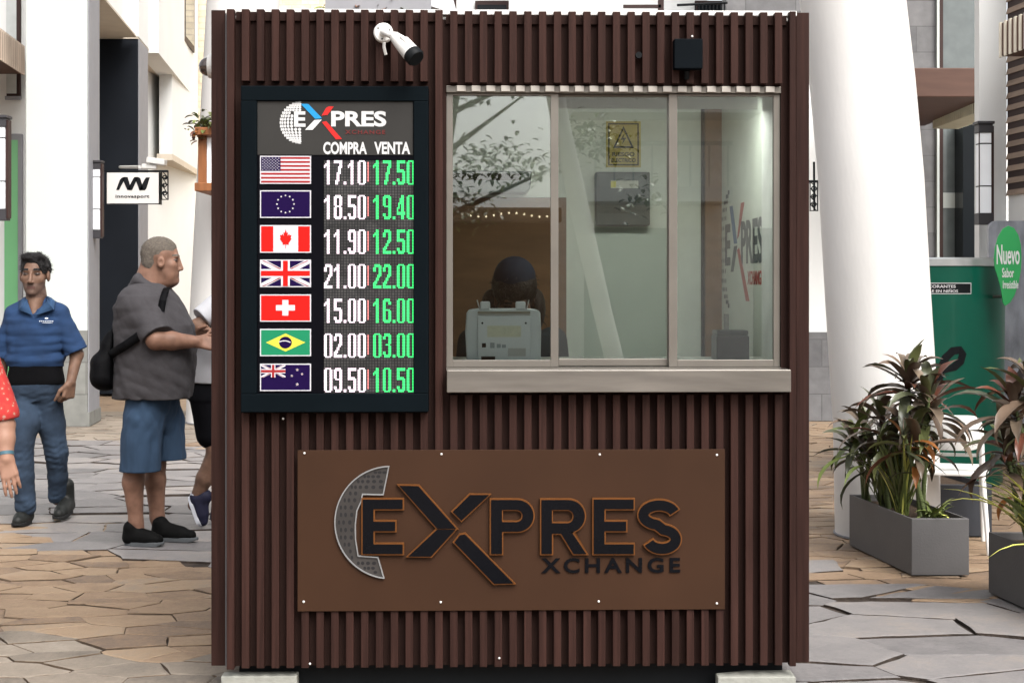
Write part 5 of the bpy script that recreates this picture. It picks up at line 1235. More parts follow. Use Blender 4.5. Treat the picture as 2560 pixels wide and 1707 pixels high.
def shoe(name, heel, toe, mt, sole_m, parent, w_=.045, h_=.10, tall=0.0, voxel=.005, laces=None):
    """a shoe from heel to toe (points on the sole plane)"""
    h, t = vec(*heel), vec(*toe); d = (t - h); L = np.linalg.norm(d); d = d / L; s = np.cross(d, vec(0, 0, 1)); ns = np.linalg.norm(s); s = s / ns; u = np.cross(s, d)
    p = lambda a, b, c: h + d * a * L + s * b + u * c
    pr = [cone(p(.14, 0, .045), p(.84, 0, .036), .042, .034, .02), cone(p(.30, 0, .05), p(.62, 0, .042), .046, .045, .02), cone(p(.12, 0, .05), p(.15, 0, h_ + tall), .043, .046, .02), cone(p(.2, 0, .085), p(.62, 0, .055), .036, .028, .02)]
    o = body(name, pr, voxel, mt, parent, cut=lambda D, X, Y, Z: np.maximum(D, -((X - h[0]) * u[0] + (Y - h[1]) * u[1] + (Z - h[2]) * u[2] - .016)))
    m = MB(); loop = []
    for i in range(24):
        a = 2 * math.pi * i / 24; x = .5 + .52 * math.cos(a); y = .046 * math.sin(a) * (1.0 + .10 * math.cos(a)); y = max(-.044, min(.044, y * 1.15)); loop.append((x, y))
    v = [p(x, y, 0.002 + (0.010 if x > .93 else 0)) for x, y in loop] + [p(x, y, .027) for x, y in loop]
    m.add(v, [list(range(24))[::-1], list(range(24, 48))] + [(i, (i + 1) % 24, 24 + (i + 1) % 24, 24 + i) for i in range(24)])
    m.build('sole', sole_m, o, bevel=.003)
    if laces:
        m = MB()
        for k in range(4):
            a = .34 + k * .08; m.tube([p(a, -.028, .088 - k * .007), p(a + .02, 0, .100 - k * .008), p(a, .028, .088 - k * .007)], .0035, 6)
        m.build('laces', laces, o)
    return o

# ---- man in a blue polo walking towards the camera
d = 9.4; s = F / d
A = lambda px, py, y=0.0: vec((px - CX) / F * (d + y), d + y, EYE - (py - HY) / F * (d + y))
p1 = thing('person', 'man in blue polo shirt, black back belt and jeans walking to the camera', 'person', loc=((92 - CX) / s, d, 0), group=None)
x0 = (90 - CX) / s
hd, loc1, HP, HR = head_prims(A(88, 690, -.005), .03, -.02, 1.09, 1.02)
sh_r, sh_l = A(152, 796), A(32, 798)
el_r, el_l = A(192, 886, .02), A(7, 890, .03); wr_r, wr_l = A(177, 955, -.05), A(2, 968, -.03)
body_p = hd + [cone(A(90, 722, .02), A(92, 768, .03), .060, .070, .02)]
body_p += [loft([(.93, x0, d, .14, .10), (1.1, x0, d, .145, .10), (1.25, x0, d, .165, .11), (1.33, x0, d + .01, .15, .09), (1.365, x0, d + .02, .07, .06)], .03)]
hip_l, hip_r = A(66, 1000), A(118, 1000); kn_l, kn_r = A(56, 1110, -.12), A(141, 1130, .07); an_l, an_r = A(64, 1262, -.14), A(146, 1248, .17)
body_p += [cone(A(90, 738, -.01), A(84, 784, -.062), .060, .034, .02)]
body_p += chain([sh_r, el_r, wr_r], [.048, .040, .029]) + chain([sh_l, el_l, wr_l], [.048, .040, .029])
body_p += chain([hip_l, kn_l, an_l], [.075, .052, .038]) + chain([hip_r, kn_r, an_r], [.075, .052, .038])
body_p += hand_prims(wr_r, (-.15, -.12, -1), (-.75, .55, .1), -1, 1.2, 1.12, .03) + hand_prims(wr_l, (.1, -.2, -1), (.9, -.2, .1), 1, .8, 1.0, .03)
fc = face_class(loc1, .037, 4)
body('body', body_p, .0046, [SK1, LIP, EYE_M, HB, STUB], p1, classify=fc)
HPl = lambda x, y, z: HP(x, y, z)
R1 = HR
hair = [elp(HP(0, -.016, .046), [.091, .108, .094], .01, R1), elp(HP(.0, .030, .108), [.070, .060, .028], .025, R1), elp(HP(0, .090, .008), [.070, .066, .076], .012, R1, 's'), elp(HP(0, -.0, -.10), [.12, .16, .085], .01, R1, 's')]
strands(body('hair', hair, .0046, HB, p1, noise=folds(3, .0045, 12, (130, 130, 130))), HB, 1500, .020, .0014, 1, (0, -.1, .1))
SH1 = mat('polo_blue', (.011, .030, .078), .9, var=.25, scale=10, bump=.12, bscale=300)
SH1d = mat('polo_collar', (.018, .045, .098), .9, var=.1)
tor = [loft([(.985, x0 - .005, d, .172, .118), (1.02, x0 - .005, d, .182, .130), (1.07, x0, d, .176, .124), (1.20, x0, d + .0, .182, .130), (1.28, x0, d + .005, .186, .124), (1.335, x0, d + .015, .158, .10), (1.37, x0, d + .02, .11, .08), (1.398, x0, d + .025, .068, .062)], .03, 2.3)]
tor += [fcone(A(40, 790), A(8, 888, .02), .066, .074, .008), fcone(A(146, 788), A(189, 878, .015), .066, .074, .008), cone(A(112, 757, .02), A(148, 782), .040, .055, .03), cone(A(70, 757, .02), A(36, 784), .040, .055, .03)]
tor += [cone(A(92, 722, -.03), A(88, 752, -.07), .062, .052, .008, op='s'), cone(A(88, 745, -.10), A(82, 786, -.15), .056, .016, .004, op='s')]
def cutf(D, X, Y, Z):
    for e, a, k in ((A(20, 866), A(12, 905), 1), (A(180, 856), A(190, 900), 1)):
        n = (a - e) / np.linalg.norm(a - e); dd = (X - e[0]) * n[0] + (Y - e[1]) * n[1] + (Z - e[2]) * n[2]
        near = np.maximum(dd, np.abs(X - e[0]) - .11)
        D = np.where((np.abs(X - e[0]) < .13) & (np.abs(X - x0) > .185), np.maximum(D, dd), D)
    return D
body('shirt', tor, .0055, SH1, p1, noise=folds(4, .0020, 8, (34, 34, 62), True, lambda Z: np.clip(1.6 - 4.5 * np.abs(Z - 1.06), .5, 1.6)))
# collar flaps
m = MB()
for sg in (-1, 1):
    c0 = A(93, 752); cc = lambda px, py, y: A(px, py, y)
    if sg < 0: q = [cc(72, 738, .05), cc(70, 742, -.02), cc(68, 752, -.075), cc(82, 788, -.140), cc(46, 774, -.118), cc(48, 752, -.02), cc(58, 744, .05)]
    else: q = [cc(114, 738, .05), cc(116, 742, -.02), cc(118, 752, -.075), cc(84, 789, -.143), cc(134, 774, -.118), cc(138, 752, -.02), cc(128, 744, .05)]
    top = q[:4]; bot = [q[6], q[5], q[4], q[4] * .15 + q[3] * .85]
    v = []
    for a, b in zip(top, bot): v += [a, b, a + vec(0, .008, -.004), b + vec(0, .010, -.002)]
    for i in range(3): m.add([v[4 * i], v[4 * i + 1], v[4 * i + 5], v[4 * i + 4], v[4 * i + 2], v[4 * i + 3], v[4 * i + 7], v[4 * i + 6]], [(0, 1, 2, 3), (4, 7, 6, 5), (0, 3, 7, 4), (1, 5, 6, 2)], 0, True)
m.build('collar', SH1d, p1)
m = MB()                              # small white chest emblem: an oval mark over a row of dashes
ye = -.148
for c, a, b in [((116, 796), 4.5, 2.2)] + [((99.5 + 4.6 * i, 803), 1.7, 1.5) for i in range(8)] + [((118, 807), 14, .7)]:
    o_ = A(c[0], c[1], ye + .0009 * (c[0] - 90) * .6); m.ell(o_, (a / s, .0025, b / s), nu=10, nv=6)
m.build('chest_emblem', mat('thread_white', (.6, .62, .66), .8), p1)
bp = [loft([(.868, x0 + .0, d, .176, .125), (.90, x0, d, .178, .128), (.97, x0, d, .164, .122), (1.03, x0, d, .166, .116), (1.045, x0, d, .160, .108)], .01, 2.3)]
body('back_belt', bp, .006, mat('belt_black', (.003, .003, .0035), .9, var=.2, spec=.05), p1, noise=folds(6, .002, 6, (8, 8, 40)))
JM = mat('jeans_blue', (.021, .034, .056), .95, var=.75, scale=5, bump=.2, bscale=260)
jp = [loft([(.77, x0, d, .135, .095), (.82, x0, d, .165, .118), (.87, x0, d, .172, .122), (.915, x0, d, .168, .118)], .03, 2.3)] + chain([hip_l + vec(0, 0, .03), A(64, 1060, -.07), kn_l, A(60, 1190, -.13), an_l + vec(0, 0, -.005)], [.088, .086, .067, .060, .063], .02) + chain([hip_r + vec(0, 0, .03), A(128, 1060, .04), kn_r, A(144, 1190, .12), an_r + vec(0, 0, .03)], [.088, .086, .067, .060, .062], .02)
body('jeans', jp, .006, JM, p1, noise=folds(8, .0019, 8, (48, 48, 66), True, lambda Z: .3 + 1.3 * np.exp(-((Z - .40) / .10) ** 2) + 1.6 * np.exp(-((Z - .10) / .09) ** 2) + 1.0 * np.exp(-((Z - .78) / .07) ** 2)))
BT = mat('boot_black', (.010, .011, .010), .55, var=.4, scale=14); SO = mat('sole_black', (.012, .012, .012), .8)
shoe('boot', A(70, 1297, -.06) * vec(1, 1, 0) + vec(0, 0, .002), (A(40, 0, -.27)[0], d - .27, .002), BT, SO, p1, .046, .13, .05, laces=SO)
shoe('boot', (A(147, 0)[0], d + .23, .030), (A(146, 0)[0], d - .03, .004), BT, SO, p1, .046, .13, .05, laces=SO)

# ---- heavy grey haired man in profile
d = 8.6; s = F / d
A = lambda px, py, y=0.0: vec((px - CX) / F * (d + y), d + y, EYE - (py - HY) / F * (d + y))
B = lambda u, v, y=0.0: A(u / 2.8, 540 + v / 2.8, y)
XX = lambda u: (u / 2.8 - CX) / s
p2 = thing('person', 'heavy grey haired man in grey shirt and blue shorts facing the booth', 'person', loc=(XX(1080), d, 0))
yaw = math.radians(96)
hd, loc2, HP, HR = head_prims(B(1135, 325, .0), yaw, -.03, 1.10, 1.05, 1, nose=.75)
bp2 = hd + [cone(B(1080, 370, .01), B(1045, 500, .01), .085, .098, .03), cone(B(1145, 440, .01), B(1105, 520, .01), .050, .06, .03)]
bp2 += [loft([(.90, XX(1070), d, .20, .17), (1.1, XX(1090), d, .22, .18), (1.3, XX(1060), d, .18, .17), (1.44, XX(1020), d, .10, .14)], .03)]
eln, wrn = B(1090, 868, -.25), B(1375, 880, -.15); elf, wrf = B(1180, 868, .25), B(1365, 850, .10)
bp2 += chain([B(985, 660, -.15), eln], [.055, .052]) + chain([eln, eln * .6 + wrn * .4, wrn], [.054, .051, .034]) + chain([B(960, 580, .22), elf, wrf], [.06, .045, .033])
bp2 += hand_prims(wrn, (.9, .25, -.12), (.1, .8, -.4), 1, .55, 1.05, .05) + hand_prims(wrf, (.9, -.3, .15), (-.2, -.8, -.3), -1, .75, 1.05, .05)
knA, anA = A(336, 1168, -.08), A(340, 1302, -.08); knB, anB = A(388, 1160, .10), A(393, 1292, .10)
bp2 += chain([A(368, 1010, -.07), knA, A(333, 1205, -.08), anA, A(346, 1335, -.08)], [.08, .060, .060, .040, .04]) + chain([A(395, 1000, .1), knB, A(388, 1200, .10), anB, A(400, 1325, .10)], [.09, .060, .060, .041, .04])
fc2 = face_class(loc2, .037)
body('body', bp2, .005, [SK2, LIP, EYE_M, HG], p2, classify=fc2)
hr = [elp(HP(0, -.016, .050), [.0845, .107, .095], .01, HR), elp(HP(0, -.055, -.005), [.076, .056, .075], .02, HR), elp(HP(0, .112, .005), [.10, .070, .098], .012, HR, 's'), elp(HP(0, .040, -.075), [.12, .085, .085], .012, HR, 's'), elp(HP(.085, .012, -.005), [.03, .028, .04], .01, HR, 's'), elp(HP(-.085, .012, -.005), [.03, .028, .04], .01, HR, 's')]
strands(body('hair', hr, .005, HG, p2, noise=folds(13, .0010, 12, (150, 150, 150))), HG, 2600, .009, .0011, 2)
GS = mat('shirt_grey', (.040, .037, .040), .9, var=.10, scale=30, bump=.15, bscale=320)
def sec(v, a, b, ry): return (EYE - (540 + v / 2.8 - HY) / s, XX((a + b) / 2), d, (b - a) / 2 / 2.8 / s, ry)
t2 = [loft([sec(1268, 800, 1338, .205), sec(1150, 806, 1352, .215), sec(1050, 812, 1362, .225), sec(900, 812, 1370, .235), sec(760, 806, 1350, .235), sec(640, 812, 1282, .235), sec(560, 846, 1232, .215), sec(505, 890, 1190, .15), sec(470, 920, 1165, .085)], .03, 2.25)]
t2 += [fcone(B(960, 600, -.14), B(1098, 842, -.235), .090, .090, .06), fcone(B(955, 600, .14), B(1140, 840, .21), .09, .088, .06)]
def cut2(D, X, Y, Z):
    e, a = B(1075, 822, -.225), B(1135, 905, -.245)
    n = (a - e) / np.linalg.norm(a - e); dd = (X - e[0]) * n[0] + (Y - e[1]) * n[1] + (Z - e[2]) * n[2]
    return np.where((Y < d - .19) & (Z < B(0, 700)[2]), np.maximum(D, dd), D)
body('shirt', t2, .0058, GS, p2, noise=folds(14, .0030, 9, (34, 34, 50), True))
col = [cone(B(940, 500, 0), B(985, 430, 0), .034, .026, .03, (1, 2.6, 1)), cone(B(985, 452, -.03), B(1140, 545, -.06), .040, .036, .03, (1, 1.8, 1)), elp(B(1110, 420, 0), [.105, .088, .10], .01, op='s')]
body('collar', col, .006, GS, p2)
SB = mat('shorts_blue', (.022, .043, .078), .9, var=.15, scale=8, bump=.15, bscale=240)
s2 = [cone(A(372, 985, -.05), A(360, 1050, -.08), .125, .110, .08), cone(A(390, 985, .05), A(410, 1050, .09), .125, .105, .08), cone(A(356, 1050, -.085), A(350, 1215, -.10), .110, .114, .012), cone(A(414, 1050, .10), A(420, 1200, .12), .104, .106, .012)]
body('shorts', s2, .006, SB, p2, noise=folds(16, .0038, 9, (60, 60, 16), True), cut=lambda D, X, Y, Z: np.maximum(D, np.where(Y < d + .0, PZ(1172, 8.6), PZ(1153, 8.6)) - Z))
SN = mat('sneaker_black', (.003, .003, .003), .75, var=.3, scale=20, spec=.08); SG = mat('sole_grey', (.075, .08, .085), .7); SW = mat('sole_white', (.45, .46, .50), .6)
shoe('sneaker', A(314, 0, -.08) * vec(1, 1, 0) + vec(0, 0, .002), (A(412, 0)[0] + .02, d - .12, .002), SN, SG, p2, laces=SN)
shoe('sneaker', A(384, 0, .08) * vec(1, 1, 0) + vec(0, 0, .002), (A(478, 0)[0] + .03, d + .03, .002), SN, SG, p2, laces=SN)
bag = thing('sling_bag', 'black sling bag on the back of the grey haired man', 'bag', loc=tuple(B(740, 1210, -.05)))
BK_ = mat('bag_black', (.0025, .0025, .003), .7, spec=.06, var=.25, scale=12)
bgp = [cone(B(790, 860, -.04), B(735, 1120, -.06), .045, .080, .03, (1, 1.5, 1)), cone(B(720, 1030, -.05), B(735, 1135, -.06), .070, .070, .03, (1, 1.6, 1)), cone(B(800, 790, -.03), B(770, 900, -.04), .012, .05, .03, (1, 1.3, 1))]
body('pouch', bgp, .006, BK_, bag, noise=folds(19, .003, 8, (22, 22, 22)), cut=lambda D, X, Y, Z: np.maximum(D, X - (XX(818))))
m = MB()
def strap(mb, pts, w_, t=.006):
    pts = [Vector(p) for p in pts]; vs = []
    for i, p in enumerate(pts):
        tg = (pts[min(i + 1, len(pts) - 1)] - pts[max(0, i - 1)]).normalized(); sd = tg.cross(Vector((0, -1, 0))).normalized() * w_ / 2; o = Vector((0, -t, 0))
        vs += [p - sd, p + sd, p + sd + o, p - sd + o]
    for i in range(len(pts) - 1):
        a = 4 * i; mb.add([vs[a + k] for k in range(8)], [(3, 2, 6, 7), (0, 3, 7, 4), (2, 1, 5, 6), (1, 0, 4, 5)], 0, True)
strap(m, [B(770, 975, -.13), B(830, 935, -.215), B(880, 905, -.245), B(960, 850, -.262), B(1000, 815, -.265)], .05)
m.build('strap', BK_, bag)
m = MB(); strap(m, [B(1128, 668, -.225), B(1140, 590, -.212), B(1158, 530, -.17), B(1170, 500, -.11)], .040); m.build('strap', BK_, bag)
m = MB(); m.tube([wrn + vec(-.012, 0, -.03), wrn + vec(-.010, -.030, 0), wrn + vec(-.010, 0, .032)], .006, 8); m.build('wristband', SN, p2)

# ---- woman or man in white tee and black shorts, half hidden behind the booth, stepping away to the right
d = 9.2; s = F / d
A = lambda px, py, y=0.0: vec((px - CX) / F * (d + y), d + y, EYE - (py - HY) / F * (d + y))
B = lambda u, v, y=0.0: A(u / 2.8, 540 + v / 2.8, y); XX = lambda px: (px - CX) / s
p3 = thing('person', 'person in white tee and black shorts half hidden by the booth corner', 'person', loc=(XX(545), d, 0))
hd, loc3, HP, HR = head_prims(A(590, 650, .0), math.radians(70), -.2, 1.0)
b3 = hd + [cone(A(582, 690), A(562, 745), .05, .06, .02), loft([(.95, XX(530), d, .13, .13), (1.2, XX(540), d, .12, .14), (1.36, XX(560), d, .08, .12)], .03)]
b3 += chain([A(548, 775, -.17), A(491, 816, -.22), A(530, 838, -.30)], [.048, .042, .032]) + hand_prims(A(530, 838, -.30), (.9, 0, .1), (0, .6, -.8), 1, .5)
b3 += chain([A(545, 790, .17), A(570, 880, .2), A(620, 860, .2)], [.045, .038, .03]) + hand_prims(A(620, 860, .2), (.9, 0, .1), (0, -.6, -.8), -1, .5)
b3 += chain([A(516, 1020, -.06), A(540, 1130, -.08), A(512, 1195, -.07), A(490, 1246, -.06), A(484, 1262, -.06)], [.07, .055, .052, .036, .036]) + chain([A(540, 980, .09), A(560, 1130, .05), A(565, 1290, .05)], [.08, .055, .04])
body('body', b3, .0055, [SK1, LIP, EYE_M, HB], p3, classify=face_class(loc3))
body('hair', [elp(HP(0, -.02, .05), [.083, .10, .09], .01, HR), elp(HP(0, .10, -.0), [.09, .075, .08], .01, HR, 's'), elp(HP(0, 0, -.1), [.12, .16, .085], .01, HR, 's')], .006, HB, p3, noise=folds(23, .003, 9, (110, 110, 110)))
WT = mat('tee_white', (.34, .34, .36), .9, var=.06, bump=.1, bscale=200)
t3 = [loft([(EYE - (955 - HY) / s, XX(536), d, .165, .15), (EYE - (900 - HY) / s, XX(542), d, .175, .16), (1.17, XX(545), d, .15, .16), (1.3, XX(552), d, .15, .17), (1.38, XX(560), d, .10, .13), (1.42, XX(566), d, .06, .06)], .03, 2.2), fcone(A(548, 760, -.15), A(503, 796, -.215), .075, .070, .02), cone(A(545, 775, .16), A(560, 830, .2), .07, .068, .02)]
body('tee_shirt', t3, .006, WT, p3, noise=folds(24, .004, 9, (16, 16, 30)))
s3 = [loft([(.80, XX(528), d, .155, .15), (.93, XX(534), d, .152, .14)], .03)] + [cone(A(516, 1000, -.06), A(526, 1085, -.07), .098, .088, .03), cone(A(545, 1000, .08), A(556, 1090, .06), .10, .09, .03)]
body('shorts', s3, .006, mat('shorts_black', (.003, .003, .004), .9, spec=.06), p3, noise=folds(25, .004, 8, (24, 24, 12)))
NV = mat('shoe_navy', (.008, .008, .024), .7, var=.2)
shoe('sneaker', A(470, 1243, -.06), A(497, 1318, -.06), NV, SW, p3, laces=SW)
m = MB(); m.tube([A(493, 1236, -.06), A(487, 1252, -.06)], [.041, .042], 14); m.build('sock', SW, p3)
shoe('sneaker', (A(528, 0)[0], d + .05, .003), (A(600, 0)[0] + .06, d + .03, .003), NV, SW, p3)

# ---- person in a red floral blouse at the left edge; only an arm is in the picture
d = 6.0; s = F / d
A = lambda px, py, y=0.0: vec((px - CX) / F * (d + y), d + y, EYE - (py - HY) / F * (d + y)); XX = lambda px: (px - CX) / s
p4 = thing('person', 'person in red floral blouse with a blue bracelet, cut by the left photo edge', 'person', loc=(XX(-130), d, 0))
xc = XX(-140)
hd, loc4, HP, HR = head_prims((xc, d, 1.52), .2, 0, .98)
el, wr = A(9, 1062, -.02), A(16, 1146, -.06); shd = A(-52, 870)
el2, wr2 = (xc * 2 - el[0], d, el[2]), (xc * 2 - wr[0] + .02, d - .1, wr[2])
b4 = hd + [cone((xc, d + .01, 1.46), (xc, d + .02, 1.34), .048, .06, .02), loft([(.8, xc, d, .16, .11), (1.0, xc, d, .13, .09), (1.2, xc, d, .15, .10), (1.3, xc, d + .01, .14, .08), (1.35, xc, d + .02, .06, .05)], .03)]
b4 += chain([shd, el], [.048, .043]) + chain([el, el * .6 + wr * .4, wr], [.042, .038, .028]) + chain([(xc * 2 - shd[0], d, shd[2]), el2, wr2], [.045, .035, .026])
b4 += hand_prims(wr, (.22, -.10, -.95), (-.30, .95, .1), -1, .22, .86, .05, .5) + hand_prims(wr2, (0, -.2, -1), (.9, 0, 0), 1, .5, .9)
b4 += chain([(xc - .09, d, .85), (xc - .09, d - .05, .45), (xc - .09, d - .08, .06)], [.085, .06, .04]) + chain([(xc + .09, d, .85), (xc + .09, d + .05, .45), (xc + .09, d + .18, .06)], [.085, .06, .04])
body('body', b4, .0042, [SK3, LIP, EYE_M, HB], p4, classify=face_class(loc4))
body('hair', [elp(HP(0, -.03, .03), [.09, .10, .11], .01, HR), elp(HP(0, -.08, -.08), [.085, .05, .12], .03, HR), elp(HP(0, .095, -.01), [.07, .07, .085], .01, HR, 's')], .006, HB, p4, noise=folds(33, .003, 9, (100, 100, 60)))
def floral():
    m = bpy.data.materials.new('floral_red'); m.use_nodes = True; n = m.node_tree.nodes; l = m.node_tree.links; b = n['Principled BSDF']; b.inputs['Roughness'].default_value = .9
    tc = n.new('ShaderNodeTexCoord'); vo = n.new('ShaderNodeTexVoronoi'); vo.inputs['Scale'].default_value = 44; nz = n.new('ShaderNodeTexNoise'); nz.inputs['Scale'].default_value = 90; nz.inputs['Detail'].default_value = 2
    l.new(tc.outputs['Object'], vo.inputs['Vector']); l.new(tc.outputs['Object'], nz.inputs['Vector'])
    ad = n.new('ShaderNodeMath'); ad.operation = 'MULTIPLY_ADD'; ad.inputs[1].default_value = .55; l.new(nz.outputs['Fac'], ad.inputs[0]); l.new(vo.outputs['Distance'], ad.inputs[2])
    cr = n.new('ShaderNodeValToRGB'); cr.color_ramp.interpolation = 'CONSTANT'; e = cr.color_ramp.elements; e[0].position = 0; e[0].color = (.34, .17, .13, 1); e[1].position = .50; e[1].color = (.36, .03, .022, 1); x = e.new(.78); x.color = (.36, .02, .018, 1)
    l.new(ad.outputs[0], cr.inputs['Fac']); l.new(cr.outputs[0], b.inputs['Base Color']); return m
t4 = [loft([(.82, xc, d, .19, .14), (1.0, xc, d, .165, .12), (1.2, xc, d, .175, .125), (1.3, xc, d + .01, .16, .10), (1.37, xc, d + .02, .07, .065)], .03, 2.2), cone(shd, A(7, 1035, -.015), .066, .066, .03), cone((xc * 2 - shd[0], d, shd[2]), (el2[0], d, el2[2] + .05), .066, .062, .03)]
def cut4(D, X, Y, Z): return np.where(X > XX(-60), np.maximum(D, A(0, 1052)[2] - Z + (X - XX(0)) * .2), D)
body('blouse', t4, .0055, floral(), p4, noise=folds(34, .004, 9, (20, 20, 26)), cut=cut4)
body('trousers', [loft([(.72, xc, d, .165, .12), (.84, xc, d, .17, .12)], .03)] + chain([(xc - .085, d, .8), (xc - .09, d - .05, .45), (xc - .09, d - .07, .09)], [.10, .075, .07], .03) + chain([(xc + .085, d, .8), (xc + .09, d + .05, .45), (xc + .09, d + .17, .09)], [.10, .075, .07], .03), .008, mat('trousers_dark', (.03, .03, .04), .9), p4)
for sx, yy in ((-.09, -.02), (.09, .22)): shoe('shoe', (xc + sx, d + yy - .02, .003), (xc + sx, d + yy - .26, .003), SN, SG, p4)
m = MB(); b0 = el * .14 + wr * .86; ax = Vector(wr - el).normalized(); m.tube([Vector(b0) - ax * .007, Vector(b0) + ax * .007], .0315, 20); m.build('bracelet', mat('bracelet_blue', (.045, .10, .13), .5), p4)

# ---- teller bent over behind the counting machine
d = 6.22; s = F / d
A = lambda px, py, y=0.0: vec((px - CX) / F * (d + y), d + y, EYE - (py - HY) / F * (d + y)); XX = lambda px: (px - CX) / s
p5 = thing('person', 'cashier with dark hair bent over behind the banknote counter', 'person', loc=(XX(1285), d, .12))
hd, loc5, HP, HR = head_prims(A(1286, 748, -.02), .05, -.55, 1.02)
b5 = hd + [cone(A(1285, 775, .05), A(1282, 830, .08), .055, .065, .02), loft([(.5, XX(1280), d + .1, .15, .11), (.9, XX(1280), d + .08, .16, .11), (1.2, XX(1280), d + .06, .17, .11), (1.30, XX(1280), d + .06, .14, .09)], .03)]
b5 += chain([A(1182, 855, .06), A(1165, 1000, -.02), A(1215, 985, -.22)], [.05, .04, .03]) + chain([A(1380, 855, .06), A(1400, 1000, -.02), A(1350, 985, -.22)], [.05, .04, .03])
b5 += hand_prims(A(1215, 985, -.22), (.6, -.6, .0), (0, 0, -1), 1, .4) + hand_prims(A(1350, 985, -.22), (-.6, -.6, .0), (0, 0, -1), -1, .4)
b5 += chain([(XX(1240), d + .1, .55), (XX(1240), d - .1, .50), (XX(1240), d - .08, .16)], [.08, .06, .05]) + chain([(XX(1330), d + .1, .55), (XX(1330), d - .1, .50), (XX(1330), d - .08, .16)], [.08, .06, .05])
body('body', b5, .006, [SKD, LIP, EYE_M, HB], p5, classify=face_class(loc5))
hr5 = [elp(HP(0, -.02, .055), [.094, .108, .10], .02, HR), elp(A(1225, 768, .02), [.035, .05, .075], .03), elp(A(1345, 772, .02), [.035, .05, .08], .03), elp(HP(0, .105, -.035), [.055, .06, .07], .012, HR, 's')]
strands(body('hair', hr5, .006, mat('hair_dark_brown', (.020, .014, .011), .45, var=.5, scale=50, bump=.5, bscale=120), p5, noise=folds(43, .003, 9, (80, 80, 60))), MATS['hair_dark_brown'], 350, .028, .0018, 3, (0, 0, -.9))
body('cap', [elp(HP(0, -.028, .088), [.088, .098, .085], .02, HR), elp(HP(0, -.02, .03), [.13, .16, .06], .005, HR, 's')], .006, mat('cap_navy', (.010, .016, .032), .8), p5)
t5 = [loft([(.55, XX(1280), d + .1, .17, .13), (.9, XX(1280), d + .08, .18, .13), (1.2, XX(1280), d + .06, .20, .13), (1.28, XX(1280), d + .06, .17, .11), (1.32, XX(1280), d + .06, .09, .08)], .03, 2.2), cone(A(1182, 855, .06), A(1165, 985, -.01), .066, .058, .03), cone(A(1380, 855, .06), A(1400, 985, -.01), .066, .058, .03)]
body('sweater', t5, .007, mat('sweater_dark', (.025, .035, .042), .9, var=.15), p5, noise=folds(44, .004, 8, (18, 18, 28)))
body('trousers', chain([(XX(1240), d + .1, .55), (XX(1240), d - .1, .50), (XX(1240), d - .08, .20)], [.10, .075, .06]) + chain([(XX(1330), d + .1, .55), (XX(1330), d - .1, .50), (XX(1330), d - .08, .20)], [.10, .075, .06]), .008, mat('trousers_dark', (.03, .03, .04), .9), p5)
st = thing('stool', 'plain dark stool under the seated cashier inside the booth', 'stool', loc=(XX(1285), d + .12, .12))
m = MB(); m.box(XX(1285) - .17, XX(1285) + .17, d - .04, d + .28, .42, .46); m.build('seat', M_black, st, bevel=.01)
m = MB(); m.tube([(XX(1285), d + .12, .122), (XX(1285), d + .12, .42)], [.14, .03], 16); m.build('pedestal', M_black, st)

# ------------------------------------------------------------------ planters and plants
M_pl = mat('planter_grey', (.092, .088, .088), .6, var=.10, scale=4, bump=.06, bscale=90)
M_pld = mat('planter_dark', (.030, .032, .038), .5, var=.12)
M_soil = mat('soil', (.05, .032, .02), .95, var=.4, scale=30, bump=.8, bscale=50)
def planter(c4, h, mt, label, t=.022):
    o = thing('planter_box', label, 'planter', loc=(sum(p[0] for p in c4) / 4, sum(p[1] for p in c4) / 4, 0), group='long grey planter boxes')
    cx, cy = sum(p[0] for p in c4) / 4, sum(p[1] for p in c4) / 4
    inn = []
    for p in c4:
        v = Vector((cx - p[0], cy - p[1])); inn.append((p[0] + v.x / v.length * t * 1.5, p[1] + v.y / v.length * t * 1.5))
    v = [(x, y, .006) for x, y in c4] + [(x, y, h) for x, y in c4] + [(x, y, h) for x, y in inn] + [(x, y, h - .12) for x, y in inn]
    fs = [(0, 3, 2, 1)]
    for i in range(4):
        j = (i + 1) % 4; fs += [(i, j, 4 + j, 4 + i), (4 + i, 4 + j, 8 + j, 8 + i), (8 + i, 8 + j, 12 + j, 12 + i)]
    m = MB(); m.add(v, fs); m.build('box', mt, o, bevel=.003)
    m = MB(); m.add([(x, y, h - .035) for x, y in inn], [(0, 1, 2, 3)]); m.build('soil', M_soil, o)
    return o
P1 = [(PX(2279, 7.62), 7.62), (PX(2423, 7.62), 7.62), (PX(2423, 7.62) - .118, 8.51), (PX(2279, 7.62) - .118, 8.51)]
planter(P1, .297, M_pl, 'grey planter box with purple leaved plants beside the white column')
xa = PX(2471, 7.2); P2 = [(xa + .125, 6.28), (xa + .43, 6.28), (xa + .305, 7.2), (xa, 7.2)]
planter(P2, .30, M_pl, 'grey planter box with purple leaved plants at the right photo edge')
P3 = [(PX(2352, 8.8), 8.8), (PX(2480, 8.8), 8.8), (PX(2480, 8.8) - .1, 9.6), (PX(2352, 8.8) - .1, 9.6)]
planter(P3, .312, M_pld, 'near black planter box behind the white chair')
def leafmat(name, c, c2=None, rough=.35):
    m = mat(name, c, rough, var=.3, scale=9, island=.35, coat=.15); return m
LV = [leafmat('leaf_bronze', (.100, .070, .050)), leafmat('leaf_olive', (.090, .100, .038)), leafmat('leaf_dark', (.055, .060, .034)), leafmat('leaf_rust', (.20, .075, .02)), leafmat('leaf_green', (.115, .145, .040)), leafmat('leaf_lime', (.46, .46, .11)), leafmat('leaf_red', (.110, .040, .025)), leafmat('leaf_mauve', (.125, .095, .068))]
